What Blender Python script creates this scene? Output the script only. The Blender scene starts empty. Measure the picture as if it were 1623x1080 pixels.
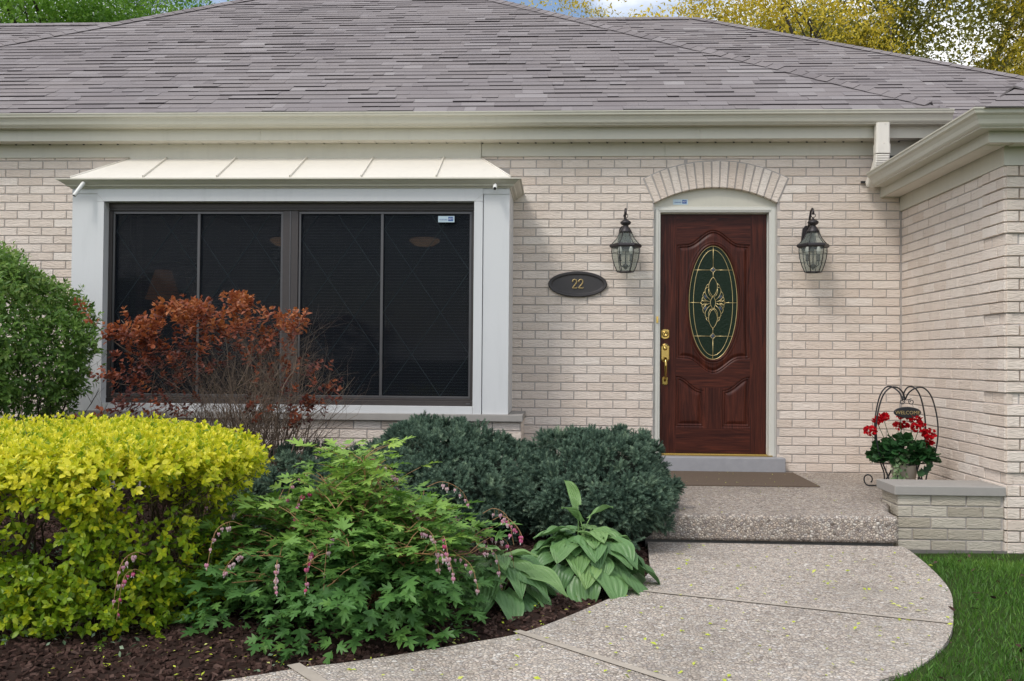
import bpy, math, random
import numpy as np
from mathutils import Vector, Matrix
random.seed(7); rng = np.random.default_rng(7)
PI = math.pi
scene = bpy.context.scene
C = scene.collection

# ------------------------------------------------------------------ camera
cd = bpy.data.cameras.new('camera'); cam = bpy.data.objects.new('camera', cd); C.objects.link(cam)
cd.sensor_fit = 'HORIZONTAL'; cd.sensor_width = 36.0; cd.lens = 36.0*1524.3/1623.0
cd.clip_start = 0.05; cd.clip_end = 3000
_r = Vector((0.99869682, 0.05040789, 0.00798103)); _u = Vector((-0.0069255, -0.02107995, 0.99975381)); _f = Vector((-0.05056372, 0.99850622, 0.02070338))
M4 = Matrix(((_r.x, _u.x, -_f.x, 0), (_r.y, _u.y, -_f.y, -7.52117), (_r.z, _u.z, -_f.z, 0), (0, 0, 0, 1)))
cam.matrix_world = M4
scene.camera = cam
# ------------------------------------------------------------------ world, sun, exposure
SUN_EL, SUN_AZ = math.radians(52), math.radians(-142)     # azimuth clockwise from +Y; sun stands in front-left, high
world = bpy.data.worlds.new('World'); scene.world = world; world.use_nodes = True
wn, wl = world.node_tree.nodes, world.node_tree.links
wn.clear()
wo = wn.new('ShaderNodeOutputWorld'); bg = wn.new('ShaderNodeBackground'); sky = wn.new('ShaderNodeTexSky')
sky.sky_type = 'NISHITA'; sky.sun_disc = False; sky.sun_elevation = SUN_EL; sky.sun_rotation = SUN_AZ
sky.air_density = 1.0; sky.dust_density = 1.6; sky.ozone_density = 1.0
tc = wn.new('ShaderNodeTexCoord'); mp = wn.new('ShaderNodeMapping'); mp.inputs['Scale'].default_value = (1.0, 1.0, 2.6)
mp.inputs['Location'].default_value = (1.15, 0.4, 0.2)
nz = wn.new('ShaderNodeTexNoise'); nz.inputs['Scale'].default_value = 2.2; nz.inputs['Detail'].default_value = 7; nz.inputs['Roughness'].default_value = .55
cr = wn.new('ShaderNodeValToRGB'); cr.color_ramp.elements[0].position = .42; cr.color_ramp.elements[1].position = .56
mx = wn.new('ShaderNodeMix'); mx.data_type = 'RGBA'
wl.new(tc.outputs['Generated'], mp.inputs['Vector']); wl.new(mp.outputs[0], nz.inputs['Vector']); wl.new(nz.outputs['Fac'], cr.inputs[0])
wl.new(cr.outputs[0], mx.inputs[0]); wl.new(sky.outputs[0], mx.inputs[6]); mx.inputs[7].default_value = (8.2, 8.3, 8.5, 1)
wl.new(mx.outputs[2], bg.inputs['Color']); bg.inputs['Strength'].default_value = 0.10
wl.new(bg.outputs[0], wo.inputs[0])
sd = bpy.data.lights.new('sun', 'SUN'); so = bpy.data.objects.new('sun', sd); C.objects.link(so)
sd.energy = 1.0; sd.angle = math.radians(14); sd.color = (1.0, .96, .9)
_d = Vector((math.sin(SUN_AZ)*math.cos(SUN_EL), math.cos(SUN_AZ)*math.cos(SUN_EL), math.sin(SUN_EL)))
so.rotation_euler = _d.to_track_quat('Z', 'Y').to_euler(); so.location = _d*20
scene.view_settings.view_transform = 'Standard'; scene.view_settings.look = 'None'
scene.view_settings.gamma = 1; scene.view_settings.use_curve_mapping = False
scene.view_settings.exposure = 0.78
scene.render.engine = 'CYCLES'
scene.cycles.max_bounces = 8; scene.cycles.transparent_max_bounces = 16

# ------------------------------------------------------------------ helpers: objects
def tag(o, label=None, cat=None, group=None, kind=None):
    if label: o['label'] = label
    if cat: o['category'] = cat
    if group: o['group'] = group
    if kind: o['kind'] = kind
    return o
def empty(name, loc=(0, 0, 0), rz=0.0, label=None, cat=None, group=None):
    o = bpy.data.objects.new(name, None); C.objects.link(o); o.location = loc; o.rotation_euler = (0, 0, rz)
    o.empty_display_size = .05
    return tag(o, label, cat, group)

class MB:
    """collects faces; build() links them as one mesh object"""
    def __init__(s): s.v = []; s.n = 0; s.lo = []; s.lt = []; s.rn = []; s.mi = []; s.sm = []
    def add(s, V, F, rnd=0.5, mi=0, smooth=False):
        V = np.asarray(V, float).reshape(-1, 3)
        s.v.append(V)
        for f in F:
            s.lo.append(np.asarray(f, np.int64)+s.n); s.lt.append(np.array([len(f)]))
        k = len(F); s.rn.append(np.full(k, rnd)); s.mi.append(np.full(k, mi)); s.sm.append(np.full(k, smooth)); s.n += len(V)
    def inst(s, T, P, R, S, rnd, smooth=False, mi=0):
        """T=(verts,faces); P (m,3) R (m,3,3) S (m,) or (m,3)"""
        V, F = T; V = np.asarray(V, float); m = len(P); S = np.asarray(S, float)
        if S.ndim == 1: S = S[:, None].repeat(3, 1)
        W = np.einsum('mij,mkj->mki', R, V[None]*S[:, None, :])+P[:, None, :]
        lo = np.concatenate([np.asarray(f) for f in F]); lt = np.array([len(f) for f in F])
        s.v.append(W.reshape(-1, 3))
        s.lo.append((lo[None]+(np.arange(m)*len(V))[:, None]+s.n).ravel()); s.lt.append(np.tile(lt, m))
        k = len(F)*m; s.rn.append(np.repeat(rnd, len(F))); s.mi.append(np.full(k, mi)); s.sm.append(np.full(k, smooth)); s.n += m*len(V)
    def box(s, a, b, rnd=.5, mi=0):
        x0, y0, z0 = a; x1, y1, z1 = b
        V = [(x0,y0,z0),(x1,y0,z0),(x1,y1,z0),(x0,y1,z0),(x0,y0,z1),(x1,y0,z1),(x1,y1,z1),(x0,y1,z1)]
        s.add(V, [(0,3,2,1),(4,5,6,7),(0,1,5,4),(1,2,6,5),(2,3,7,6),(3,0,4,7)], rnd, mi)
    def tube(s, pts, r, n=6, rnd=.5, mi=0, cap=True, closed=False, smooth=True):
        pts = [Vector(p) for p in pts]; m = len(pts)
        if m < 2: return
        if not hasattr(r, '__len__'): r = [r]*m
        V = []; up = None
        for i, p in enumerate(pts):
            if closed: t = pts[(i+1) % m]-pts[i-1]
            else: t = pts[min(i+1, m-1)]-pts[max(i-1, 0)]
            if t.length < 1e-9: t = Vector((0, 0, 1))
            t.normalize()
            if up is None: up = Vector((0, 0, 1)) if abs(t.z) < .9 else Vector((0, 1, 0))
            a = t.cross(up)
            if a.length < 1e-6: a = t.orthogonal()
            a.normalize(); b = a.cross(t).normalized(); up = b
            for k in range(n):
                q = 2*PI*k/n+PI/n; V.append(p+(a*math.cos(q)+b*math.sin(q))*r[i])
        F = []
        for i in range(m if closed else m-1):
            j = (i+1) % m
            for k in range(n): F.append((i*n+k, i*n+(k+1) % n, j*n+(k+1) % n, j*n+k))
        if cap and not closed: F += [tuple(range(n))[::-1], tuple((m-1)*n+k for k in range(n))]
        s.add([tuple(v) for v in V], F, rnd, mi, smooth)
    def lathe(s, prof, c=(0, 0, 0), n=24, rnd=.5, mi=0, smooth=True, sx=1, sy=1, ph=0):
        V = []; m = len(prof)
        for (r, z) in prof:
            for k in range(n):
                q = 2*PI*k/n+ph; V.append((c[0]+r*math.cos(q)*sx, c[1]+r*math.sin(q)*sy, c[2]+z))
        F = [(i*n+k, i*n+(k+1) % n, (i+1)*n+(k+1) % n, (i+1)*n+k) for i in range(m-1) for k in range(n)]
        F += [tuple(range(n))[::-1], tuple((m-1)*n+k for k in range(n))]
        s.add(V, F, rnd, mi, smooth)
    def prism(s, poly, y0, y1, rnd=.5, mi=0):
        """poly in (x,z), extruded along y"""
        n = len(poly); V = [(x, y0, z) for x, z in poly]+[(x, y1, z) for x, z in poly]
        F = [tuple(range(n)), tuple(range(2*n-1, n-1, -1))]+[(i, n+i, n+(i+1) % n, (i+1) % n) for i in range(n)]
        s.add(V, F, rnd, mi)
    def build(s, name, mat, parent=None, bevel=0, shift=None):
        me = bpy.data.meshes.new(name)
        V = np.concatenate(s.v) if s.v else np.zeros((0, 3))
        if shift is not None: V = V-np.asarray(shift)
        lo = np.concatenate([x.ravel() for x in s.lo]); lt = np.concatenate(s.lt)
        me.vertices.add(len(V)); me.vertices.foreach_set('co', V.ravel())
        me.loops.add(len(lo)); me.loops.foreach_set('vertex_index', lo.astype(np.int32))
        me.polygons.add(len(lt)); st = np.concatenate([[0], np.cumsum(lt)[:-1]])
        me.polygons.foreach_set('loop_start', st.astype(np.int32)); me.polygons.foreach_set('loop_total', lt.astype(np.int32))
        me.polygons.foreach_set('material_index', np.concatenate(s.mi).astype(np.int32))
        me.polygons.foreach_set('use_smooth', np.concatenate(s.sm).astype(bool))
        at = me.attributes.new('rnd', 'FLOAT', 'FACE'); at.data.foreach_set('value', np.concatenate(s.rn).astype(np.float32))
        me.update(calc_edges=True); me.validate()
        for m in (mat if isinstance(mat, (list, tuple)) else [mat]): me.materials.append(m)
        o = bpy.data.objects.new(name, me); C.objects.link(o)
        if parent: o.parent = parent
        if bevel:
            b = o.modifiers.new('bevel', 'BEVEL'); b.width = bevel; b.segments = 2; b.limit_method = 'ANGLE'; b.angle_limit = math.radians(40)
        return o
def frames(D, N):
    """rotation matrices with local y = D, local z near N"""
    D = D/np.linalg.norm(D, axis=1, keepdims=True)
    X = np.cross(D, N); L = np.linalg.norm(X, axis=1, keepdims=True); bad = L[:, 0] < 1e-4
    X[bad] = np.cross(D[bad], np.array([1., .3, .2])); L = np.linalg.norm(X, axis=1, keepdims=True); X = X/L
    Z = np.cross(X, D)
    return np.stack([X, D, Z], axis=2)
def sweep(mb, path, prof, closed_prof=False, rnd=.5, mi=0, caps=True):
    """path: [(x,y)], prof: [(out,z)]; out is measured to the right-hand side of travel, mitred"""
    n = len(path); rings = []
    for i in range(n):
        def nrm(a, b):
            dx, dy = b[0]-a[0], b[1]-a[1]; L = math.hypot(dx, dy); return (dy/L, -dx/L)
        if i == 0: o = nrm(path[0], path[1]); k = 1
        elif i == n-1: o = nrm(path[-2], path[-1]); k = 1
        else:
            a = nrm(path[i-1], path[i]); b = nrm(path[i], path[i+1]); o = (a[0]+b[0], a[1]+b[1]); L = math.hypot(*o); o = (o[0]/L, o[1]/L)
            k = 1/(o[0]*a[0]+o[1]*a[1])
        rings.append([(path[i][0]+o[0]*k*w, path[i][1]+o[1]*k*w, z) for w, z in prof])
    m = len(prof); V = [p for r in rings for p in r]; F = []
    for i in range(n-1):
        for j in range(m if closed_prof else m-1):
            jj = (j+1) % m; F.append((i*m+j, i*m+jj, (i+1)*m+jj, (i+1)*m+j))
    if caps and closed_prof: F += [tuple(range(m)), tuple((n-1)*m+j for j in range(m))[::-1]]
    mb.add(V, F, rnd, mi)

# ------------------------------------------------------------------ helpers: materials
class NT:
    def __init__(s, name):
        s.m = bpy.data.materials.new(name); s.m.use_nodes = True; s.t = s.m.node_tree; s.n = s.t.nodes; s.l = s.t.links; s.n.clear()
        s.out = s.n.new('ShaderNodeOutputMaterial')
    def new(s, t, **k):
        x = s.n.new(t)
        for a, v in k.items(): setattr(x, a, v)
        return x
    def link(s, a, b): s.l.new(a, b)
    def coord(s, scale=(1, 1, 1), kind='Object'):
        t = s.new('ShaderNodeTexCoord'); m = s.new('ShaderNodeMapping'); m.inputs['Scale'].default_value = scale
        s.link(t.outputs[kind], m.inputs[0]); return m.outputs[0]
    def noise(s, vec, scale, detail=4, rough=.55, dist=0):
        x = s.new('ShaderNodeTexNoise'); x.inputs['Scale'].default_value = scale; x.inputs['Detail'].default_value = detail
        x.inputs['Roughness'].default_value = rough; x.inputs['Distortion'].default_value = dist; s.link(vec, x.inputs['Vector']); return x.outputs['Fac']
    def ramp(s, fac, stops):
        r = s.new('ShaderNodeValToRGB'); e = r.color_ramp.elements
        while len(e) < len(stops): e.new(.5)
        for i, (p, c) in enumerate(stops): e[i].position = p; e[i].color = (*c, 1) if len(c) == 3 else c
        s.link(fac, r.inputs[0]); return r.outputs[0]
    def mix(s, fac, a, b, mode='MIX'):
        m = s.new('ShaderNodeMix', data_type='RGBA', blend_type=mode)
        for i, x in ((0, fac), (6, a), (7, b)):
            if isinstance(x, (int, float)): m.inputs[i].default_value = x
            elif isinstance(x, tuple): m.inputs[i].default_value = (*x, 1)
            else: s.link(x, m.inputs[i])
        return m.outputs[2]
    def math(s, op, a, b=0):
        m = s.new('ShaderNodeMath', operation=op)
        for i, x in ((0, a), (1, b)):
            if isinstance(x, (int, float)): m.inputs[i].default_value = x
            else: s.link(x, m.inputs[i])
        return m.outputs[0]
    def attr(s, name='rnd'):
        a = s.new('ShaderNodeAttribute'); a.attribute_name = name; return a.outputs['Fac']
    def bump(s, h, strength=.5, dist=.01, normal=None):
        b = s.new('ShaderNodeBump'); b.inputs['Strength'].default_value = strength; b.inputs['Distance'].default_value = dist
        s.link(h, b.inputs['Height'])
        if normal is not None: s.link(normal, b.inputs['Normal'])
        return b.outputs[0]
    def bsdf(s, col, rough=.5, metal=0, normal=None, spec=.5, coat=0):
        p = s.new('ShaderNodeBsdfPrincipled')
        for nm, x in (('Base Color', col), ('Roughness', rough), ('Metallic', metal)):
            if isinstance(x, tuple): p.inputs[nm].default_value = (*x, 1)
            elif isinstance(x, (int, float)): p.inputs[nm].default_value = x
            else: s.link(x, p.inputs[nm])
        p.inputs['Specular IOR Level'].default_value = spec; p.inputs['Coat Weight'].default_value = coat
        if normal is not None: s.link(normal, p.inputs['Normal'])
        return p.outputs[0]
    def done(s, sh): s.link(sh, s.out.inputs[0]); return s.m

def m_paint(name, col, rough=.45, var=.06, bump=.12):
    t = NT(name); v = t.coord(); n1 = t.noise(v, 3.0, 5); n2 = t.noise(v, 60, 3)
    c = t.mix(n1, tuple(x*(1-var) for x in col), tuple(min(1, x*(1+var)) for x in col))
    n3 = t.noise(t.coord((6, 6, .8)), 2.5, 6, .6)
    c = t.mix(t.math('MULTIPLY', t.ramp(n3, [(.52, (0, 0, 0)), (.75, (1, 1, 1))]), .22), c, tuple(x*.72 for x in col))
    return t.done(t.bsdf(c, rough, normal=t.bump(t.math('ADD', n2, t.math('MULTIPLY', n1, 2.0)), bump, .003)))
def m_simple(name, col, rough=.5, metal=0, var=.15, scale=30, bump=.1, spec=.5):
    t = NT(name); v = t.coord(); n = t.noise(v, scale, 4)
    c = t.mix(n, tuple(x*(1-var) for x in col), tuple(min(1, x*(1+var)) for x in col))
    return t.done(t.bsdf(c, t.math('ADD', t.math('MULTIPLY', n, .2), rough-.1), metal, t.bump(n, bump, .002), spec))
def m_brick(name, cols, dirt=.25, tint=None):
    t = NT(name); a = t.attr(); v = t.coord()
    c = t.ramp(a, [(i/(len(cols)-1), k) for i, k in enumerate(cols)])
    big = t.noise(v, 1.3, 5, .6); c = t.mix(t.math('MULTIPLY', t.ramp(big, [(.42, (0, 0, 0)), (.72, (1, 1, 1))]), dirt), c, (.30, .285, .25))
    sp = t.noise(v, 26, 4, .6); c = t.mix(t.math('MULTIPLY', t.ramp(sp, [(.6, (0, 0, 0)), (.72, (1, 1, 1))]), .12), c, (.36, .345, .32))
    # scored face: wandering horizontal furrows, different on every brick
    off = t.new('ShaderNodeCombineXYZ'); t.link(t.math('MULTIPLY', a, 37.0), off.inputs[0]); t.link(t.math('MULTIPLY', a, 11.0), off.inputs[2])
    va = t.new('ShaderNodeVectorMath', operation='ADD'); t.link(t.coord((18, 18, 75)), va.inputs[0]); t.link(off.outputs[0], va.inputs[1])
    n = t.noise(va.outputs[0], 1.0, 3, .6, 1.2); n2 = t.noise(v, 180, 2)
    st_ = t.noise(t.coord((5, 5, .9)), 1.0, 5, .6); c = t.mix(t.math('MULTIPLY', t.ramp(st_, [(.50, (0, 0, 0)), (.70, (1, 1, 1))]), .20), c, (.46, .41, .345))
    h = t.math('ADD', t.ramp(n, [(.35, (0, 0, 0)), (.6, (1, 1, 1))]), t.math('MULTIPLY', n2, .3))
    c = t.mix(t.math('MULTIPLY', t.ramp(n, [(.30, (1, 1, 1)), (.42, (0, 0, 0))]), .14), c, (.30, .27, .235))
    return t.done(t.bsdf(c, .82, normal=t.bump(h, .62, .005), spec=.25))
def m_leaf(name, cols, rough=.45, trans=.35, spec=.4, veins=False):
    t = NT(name); a = t.attr(); v = t.coord(); n = t.noise(v, 9, 3)
    f = t.math('ADD', t.math('MULTIPLY', a, .8), t.math('MULTIPLY', n, .3))
    c = t.ramp(f, [(.05+.95*i/(len(cols)-1), k) for i, k in enumerate(cols)])
    p = t.bsdf(c, rough, spec=spec)
    tr = t.new('ShaderNodeBsdfTranslucent'); t.link(t.mix(.5, c, c), tr.inputs[0])
    ms = t.new('ShaderNodeMixShader'); ms.inputs[0].default_value = trans
    t.link(p, ms.inputs[1]); t.link(tr.outputs[0], ms.inputs[2]); return t.done(ms.outputs[0])
def m_pebble(name, scale=95, cols=None, gap=(.10, .09, .08), bump=.9, sat=1):
    t = NT(name); v = t.coord((1, 1, 1))
    nd = t.new('ShaderNodeTexNoise'); nd.inputs['Scale'].default_value = scale*.8; t.link(v, nd.inputs['Vector'])
    vm = t.new('ShaderNodeVectorMath', operation='SCALE'); t.link(nd.outputs['Color'], vm.inputs[0]); vm.inputs['Scale'].default_value = .006
    va = t.new('ShaderNodeVectorMath', operation='ADD'); t.link(v, va.inputs[0]); t.link(vm.outputs[0], va.inputs[1])
    vo = t.new('ShaderNodeTexVoronoi', feature='F1'); vo.inputs['Scale'].default_value = scale; t.link(va.outputs[0], vo.inputs['Vector'])
    ve = t.new('ShaderNodeTexVoronoi', feature='DISTANCE_TO_EDGE'); ve.inputs['Scale'].default_value = scale; t.link(va.outputs[0], ve.inputs['Vector'])
    sx = t.new('ShaderNodeSeparateColor'); t.link(vo.outputs['Color'], sx.inputs[0])
    c = t.ramp(sx.outputs[0], [(i/(len(cols)-1), k) for i, k in enumerate(cols)])
    e = t.ramp(ve.outputs['Distance'], [(.0, (1, 1, 1)), (.16, (0, 0, 0))])
    c = t.mix(t.math('MULTIPLY', e, .75), c, gap)
    b = t.noise(v, 1.6, 5, .6); c = t.mix(t.math('MULTIPLY', t.ramp(b, [(.45, (0, 0, 0)), (.68, (1, 1, 1))]), .38), c, (.20, .175, .145)); b2 = t.noise(t.coord((1, 1, 1)), .7, 6, .65); c = t.mix(t.math('MULTIPLY', t.ramp(b2, [(.50, (0, 0, 0)), (.62, (1, 1, 1))]), .18), c, (.75, .70, .62))
    h = t.ramp(ve.outputs['Distance'], [(.0, (0, 0, 0)), (.35, (1, 1, 1))])
    return t.done(t.bsdf(c, .75, normal=t.bump(h, bump, .005), spec=.3))

MAT = {}
MAT['brick'] = m_brick('buff_brick', [(.715,.605,.512),(.77,.665,.572),(.81,.712,.625),(.745,.635,.542),(.845,.76,.675)], .08)
MAT['brick_low'] = m_brick('weathered_brick', [(.44,.385,.30),(.53,.475,.385),(.57,.515,.425),(.49,.435,.345),(.39,.34,.265)], .4)
MAT['mortar'] = m_simple('mortar', (.45, .41, .38), .9, var=.2, scale=60, bump=.5, spec=.2)
MAT['cream'] = m_paint('cream_aluminium', (.57, .545, .455), .4)
MAT['cream2'] = m_paint('cream_canopy', (.78, .735, .65), .4)
MAT['white'] = m_paint('cool_white_paint', (.64, .645, .645), .45, .025)
MAT['doorwhite'] = m_paint('door_frame_paint', (.62, .61, .55), .45)
MAT['bronze'] = m_simple('bronze_window_frame', (.055, .047, .045), .4, .3)
MAT['bronze2'] = m_simple('bronze_window_edge', (.095, .092, .094), .35, .4)
MAT['black'] = m_simple('black_iron', (.025, .027, .03), .42, .4)
MAT['lantern'] = m_simple('dark_bronze_metal', (.045, .04, .042), .42, .5)
MAT['brass'] = m_simple('polished_brass', (.55, .38, .12), .16, 1.0, var=.08, bump=.03)
MAT['came'] = m_simple('brass_came', (.78, .62, .30), .32, .8, var=.08, bump=.03)
MAT['number'] = m_simple('aged_gold_numerals', (.44, .33, .15), .45, .5)
MAT['plaque'] = m_simple('dark_plaque', (.055, .05, .05), .45, .4)
MAT['stone'] = m_simple('limestone', (.34, .32, .295), .8, var=.12, scale=14, bump=.3, spec=.2)
MAT['cement'] = m_simple('cement_block', (.33, .33, .345), .85, var=.14, scale=18, bump=.4, spec=.2)
MAT['found'] = m_simple('foundation', (.17, .16, .145), .9, var=.3, scale=12, bump=.6, spec=.15)
MAT['pebble'] = m_pebble('exposed_aggregate', 76, [(.30,.25,.205),(.62,.53,.445),(.74,.64,.535),(.52,.455,.40),(.84,.76,.665),(.66,.55,.455),(.42,.365,.335),(.88,.83,.76)])
MAT['pebble_step'] = m_pebble('exposed_aggregate_step', 72, [(.18,.145,.12),(.50,.42,.35),(.62,.53,.44),(.36,.31,.28),(.70,.62,.53),(.50,.40,.32),(.30,.26,.245),(.76,.70,.62)], bump=1.0)
MAT['timber'] = m_simple('weathered_timber', (.42, .37, .31), .85, var=.25, scale=20, bump=.4, spec=.2)
MAT['soil'] = m_simple('dark_mulch_bed', (.035, .022, .018), .95, var=.5, scale=40, bump=1, spec=.1)
MAT['whiteplastic'] = m_simple('white_plastic', (.72, .72, .68), .35, var=.03, bump=.02)
MAT['terra'] = m_simple('beige_pot', (.50, .45, .38), .6, var=.08, scale=12, bump=.1)
MAT['sticker'] = m_simple('pale_blue_sticker', (.50, .62, .68), .4, var=.03)
MAT['blue'] = m_simple('blue_print', (.02, .09, .32), .4, var=.05)
MAT['bulb'] = m_simple('candle_bulb', (.75, .74, .70), .2, var=.02, bump=0)
def _shingle():
    t = NT('asphalt_shingle'); a = t.attr(); v = t.coord()
    c = t.ramp(a, [(0, (.160, .140, .140)), (.25, (.232, .205, .200)), (.5, (.205, .182, .180)), (.75, (.250, .225, .224)), (1, (.31, .285, .28))])
    g = t.ramp(t.noise(v, 260, 2), [(.40, (0, 0, 0)), (.62, (1, 1, 1))]); c = t.mix(t.math('MULTIPLY', g, .38), c, (.31, .285, .29), 'MIX')
    g2 = t.noise(v, 1.0, 4); c = t.mix(t.math('MULTIPLY', t.ramp(g2, [(.45, (0, 0, 0)), (.7, (1, 1, 1))]), .25), c, (.12, .105, .115))
    return t.done(t.bsdf(c, .92, normal=t.bump(t.noise(v, 300, 3), .5, .003), spec=.2))
MAT['shingle'] = _shingle(); MAT['shingle_edge_shade'] = m_simple('shaded_cut_edge', (.045, .038, .041), .95, spec=.1)  # dark asphalt edge, with the shadow under each overhang painted into its colour
def _wood():
    t = NT('mahogany_door'); a = t.attr()     # rnd .0 = grain upright, 1 = grain lies level
    va = t.coord((26, 6, 1.3)); vb = t.coord((1.6, 6, 30))
    mv = t.new('ShaderNodeMix', data_type='VECTOR'); t.link(a, mv.inputs[0]); t.link(va, mv.inputs[4]); t.link(vb, mv.inputs[5])
    n = t.noise(mv.outputs[1], 1.6, 6, .62, 1.5); n2 = t.noise(t.coord(), 2.2, 3)
    c = t.ramp(n, [(.30, (.014, .0025, .0015)), (.5, (.058, .013, .007)), (.72, (.120, .029, .014))])
    c = t.mix(t.math('MULTIPLY', n2, .4), c, (.030, .007, .005))
    return t.done(t.bsdf(c, .38, normal=t.bump(n, .2, .002), spec=.22))
MAT['wood'] = _wood()
def _glass(name, tint, rough, transp, bumpsc=None, bstr=.3, spec=.5):
    t = NT(name); nrm = None
    if bumpsc: nrm = t.bump(t.noise(t.coord(), bumpsc, 3), bstr, .004)
    g = t.bsdf(tint, rough, normal=nrm, spec=spec)
    tr = t.new('ShaderNodeBsdfTransparent'); tr.inputs[0].default_value = (.85, .88, .86, 1)
    ms = t.new('ShaderNodeMixShader'); ms.inputs[0].default_value = transp; t.link(g, ms.inputs[1]); t.link(tr.outputs[0], ms.inputs[2])
    return t.done(ms.outputs[0])
MAT['doorglass'] = _glass('textured_door_glass', (.007, .018, .008), .30, .0, 70, .8, .22)  # dark green reflection of trees is put into the tint
MAT['bevelglass'] = _glass('bevelled_glass', (.06, .075, .10), .06, .0)
MAT['winglass'] = _glass('window_glass', (.004, .005, .006), .04, .5)
MAT['lampglass'] = _glass('lantern_glass', (.50, .55, .50), .04, .82)
def _screen():
    t = NT('insect_screen'); d = t.bsdf((.011, .014, .020), .8, spec=.15)  # bluish reflection of the window is put into the screen colour
    tr = t.new('ShaderNodeBsdfTransparent'); ms = t.new('ShaderNodeMixShader'); ms.inputs[0].default_value = .70
    t.link(d, ms.inputs[1]); t.link(tr.outputs[0], ms.inputs[2]); return t.done(ms.outputs[0])
MAT['screen'] = _screen()
MAT['blind'] = m_simple('blind_slats', (.46, .50, .54), .5, var=.1)
MAT['grille'] = m_simple('diamond_grille', (.055, .085, .09), .4, .3)
MAT['room'] = m_simple('room_wall', (.10, .08, .065), .9, var=.1, scale=3)
def _glow(name, col, st):
    t = NT(name); p = t.new('ShaderNodeBsdfPrincipled'); p.inputs['Base Color'].default_value = (*col, 1); p.inputs['Emission Color'].default_value = (*col, 1)
    n = t.noise(t.coord(), 6, 2); t.link(t.math('MULTIPLY', n, st*2), p.inputs['Emission Strength']); return t.done(p.outputs[0])
MAT['shade'] = _glow('lamp_shade', (.60, .25, .11), .16); MAT['glow'] = _glow('ceiling_lamp', (.8, .45, .25), .25)
def _mat():
    t = NT('brown_door_mat'); v = t.coord((1, 1, 1)); w = t.new('ShaderNodeTexWave', bands_direction='Y'); w.inputs['Scale'].default_value = 28; w.inputs['Distortion'].default_value = 1.5; t.link(v, w.inputs[0])
    n = t.noise(v, 200, 3); c = t.mix(n, (.085, .062, .045), (.20, .155, .12))
    return t.done(t.bsdf(c, .95, normal=t.bump(t.math('ADD', n, w.outputs['Fac']), .6, .003), spec=.1))
MAT['mat'] = _mat()
def _bark(name, a, b):
    t = NT(name); v = t.coord((3, 3, 1)); n = t.noise(v, 14, 5); c = t.mix(t.math('ADD', t.math('MULTIPLY', n, .6), t.math('MULTIPLY', t.attr(), .5)), a, b)
    return t.done(t.bsdf(c, .85, normal=t.bump(n, .5, .01), spec=.2))
MAT['bark'] = _bark('tree_bark', (.025, .020, .017), (.10, .085, .07))
MAT['twig'] = _bark('brown_twig', (.040, .022, .014), (.33, .25, .19))
MAT['twig_grey'] = _bark('hedge_twig', (.045, .032, .022), (.17, .13, .095))
MAT['stem_red'] = m_simple('reddish_stem', (.36, .20, .09), .5, var=.3)
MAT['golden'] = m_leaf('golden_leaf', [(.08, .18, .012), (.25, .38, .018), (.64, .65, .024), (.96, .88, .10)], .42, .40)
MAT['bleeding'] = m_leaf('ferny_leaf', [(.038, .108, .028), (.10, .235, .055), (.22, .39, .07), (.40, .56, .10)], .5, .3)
MAT['juniper'] = m_leaf('blue_juniper_needles', [(.030, .058, .040), (.082, .140, .098), (.18, .27, .185), (.35, .46, .30)], .6, .18, .25)
MAT['junipercore'] = m_simple('juniper_shade_core', (.014, .020, .014), .95, var=.5, scale=40, spec=.1)  # for the added core that blocks light inside the junipers
MAT['euonymus'] = m_leaf('green_leaf', [(.035, .085, .018), (.090, .190, .035), (.18, .32, .06), (.38, .50, .15)], .4, .35)
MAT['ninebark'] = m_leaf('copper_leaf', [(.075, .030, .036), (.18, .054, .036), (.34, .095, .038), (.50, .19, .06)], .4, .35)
MAT['locust'] = m_leaf('yellow_locust_leaf', [(.14, .14, .03), (.38, .32, .03), (.74, .58, .045), (.92, .78, .13)], .5, .4)
MAT['treegreen'] = m_leaf('fresh_tree_leaf', [(.06, .15, .02), (.13, .28, .03), (.22, .40, .05), (.32, .50, .08)], .5, .4)
MAT['treedark'] = m_leaf('dark_tree_leaf', [(.16, .17, .03), (.26, .26, .045), (.40, .36, .06)], .5, .3)
MAT['spruce'] = m_leaf('grey_green_needle', [(.06, .12, .07), (.12, .20, .12), (.19, .29, .17)], .6, .2)
MAT['grass'] = m_leaf('lawn_grass', [(.028, .070, .010), (.060, .155, .020), (.11, .24, .030), (.24, .34, .07)], .5, .3)
MAT['geranium'] = m_leaf('geranium_leaf', [(.012, .05, .015), (.025, .09, .025), (.05, .14, .04)], .5, .25)
MAT['ivy'] = m_leaf('variegated_ivy', [(.06, .14, .05), (.20, .30, .14), (.42, .48, .28)], .45, .25)
MAT['redpetal'] = m_leaf('red_petal', [(.25, .002, .006), (.50, .003, .010), (.70, .008, .018)], .6, .2, .15)
MAT['pinkpetal'] = m_leaf('pink_petal', [(.55, .04, .15), (.62, .18, .32), (.62, .38, .44), (.62, .50, .48)], .5, .35)
MAT['whitepetal'] = m_leaf('white_petal', [(.62, .56, .54), (.72, .68, .66)], .5, .35)
MAT['bud'] = m_leaf('yellow_bud', [(.36, .42, .10), (.55, .56, .22)], .5, .3)
MAT['chip'] = m_leaf('mulch_chip', [(.014, .008, .006), (.036, .019, .014), (.070, .038, .030), (.12, .075, .06)], .85, 0, .15)
MAT['litter'] = m_leaf('fallen_bits', [(.34, .42, .03), (.60, .68, .06), (.62, .60, .25)], .6, .2)
MAT['weed'] = m_leaf('pale_weeds', [(.05, .10, .045), (.14, .22, .12), (.30, .38, .26)], .6, .2)
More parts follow.
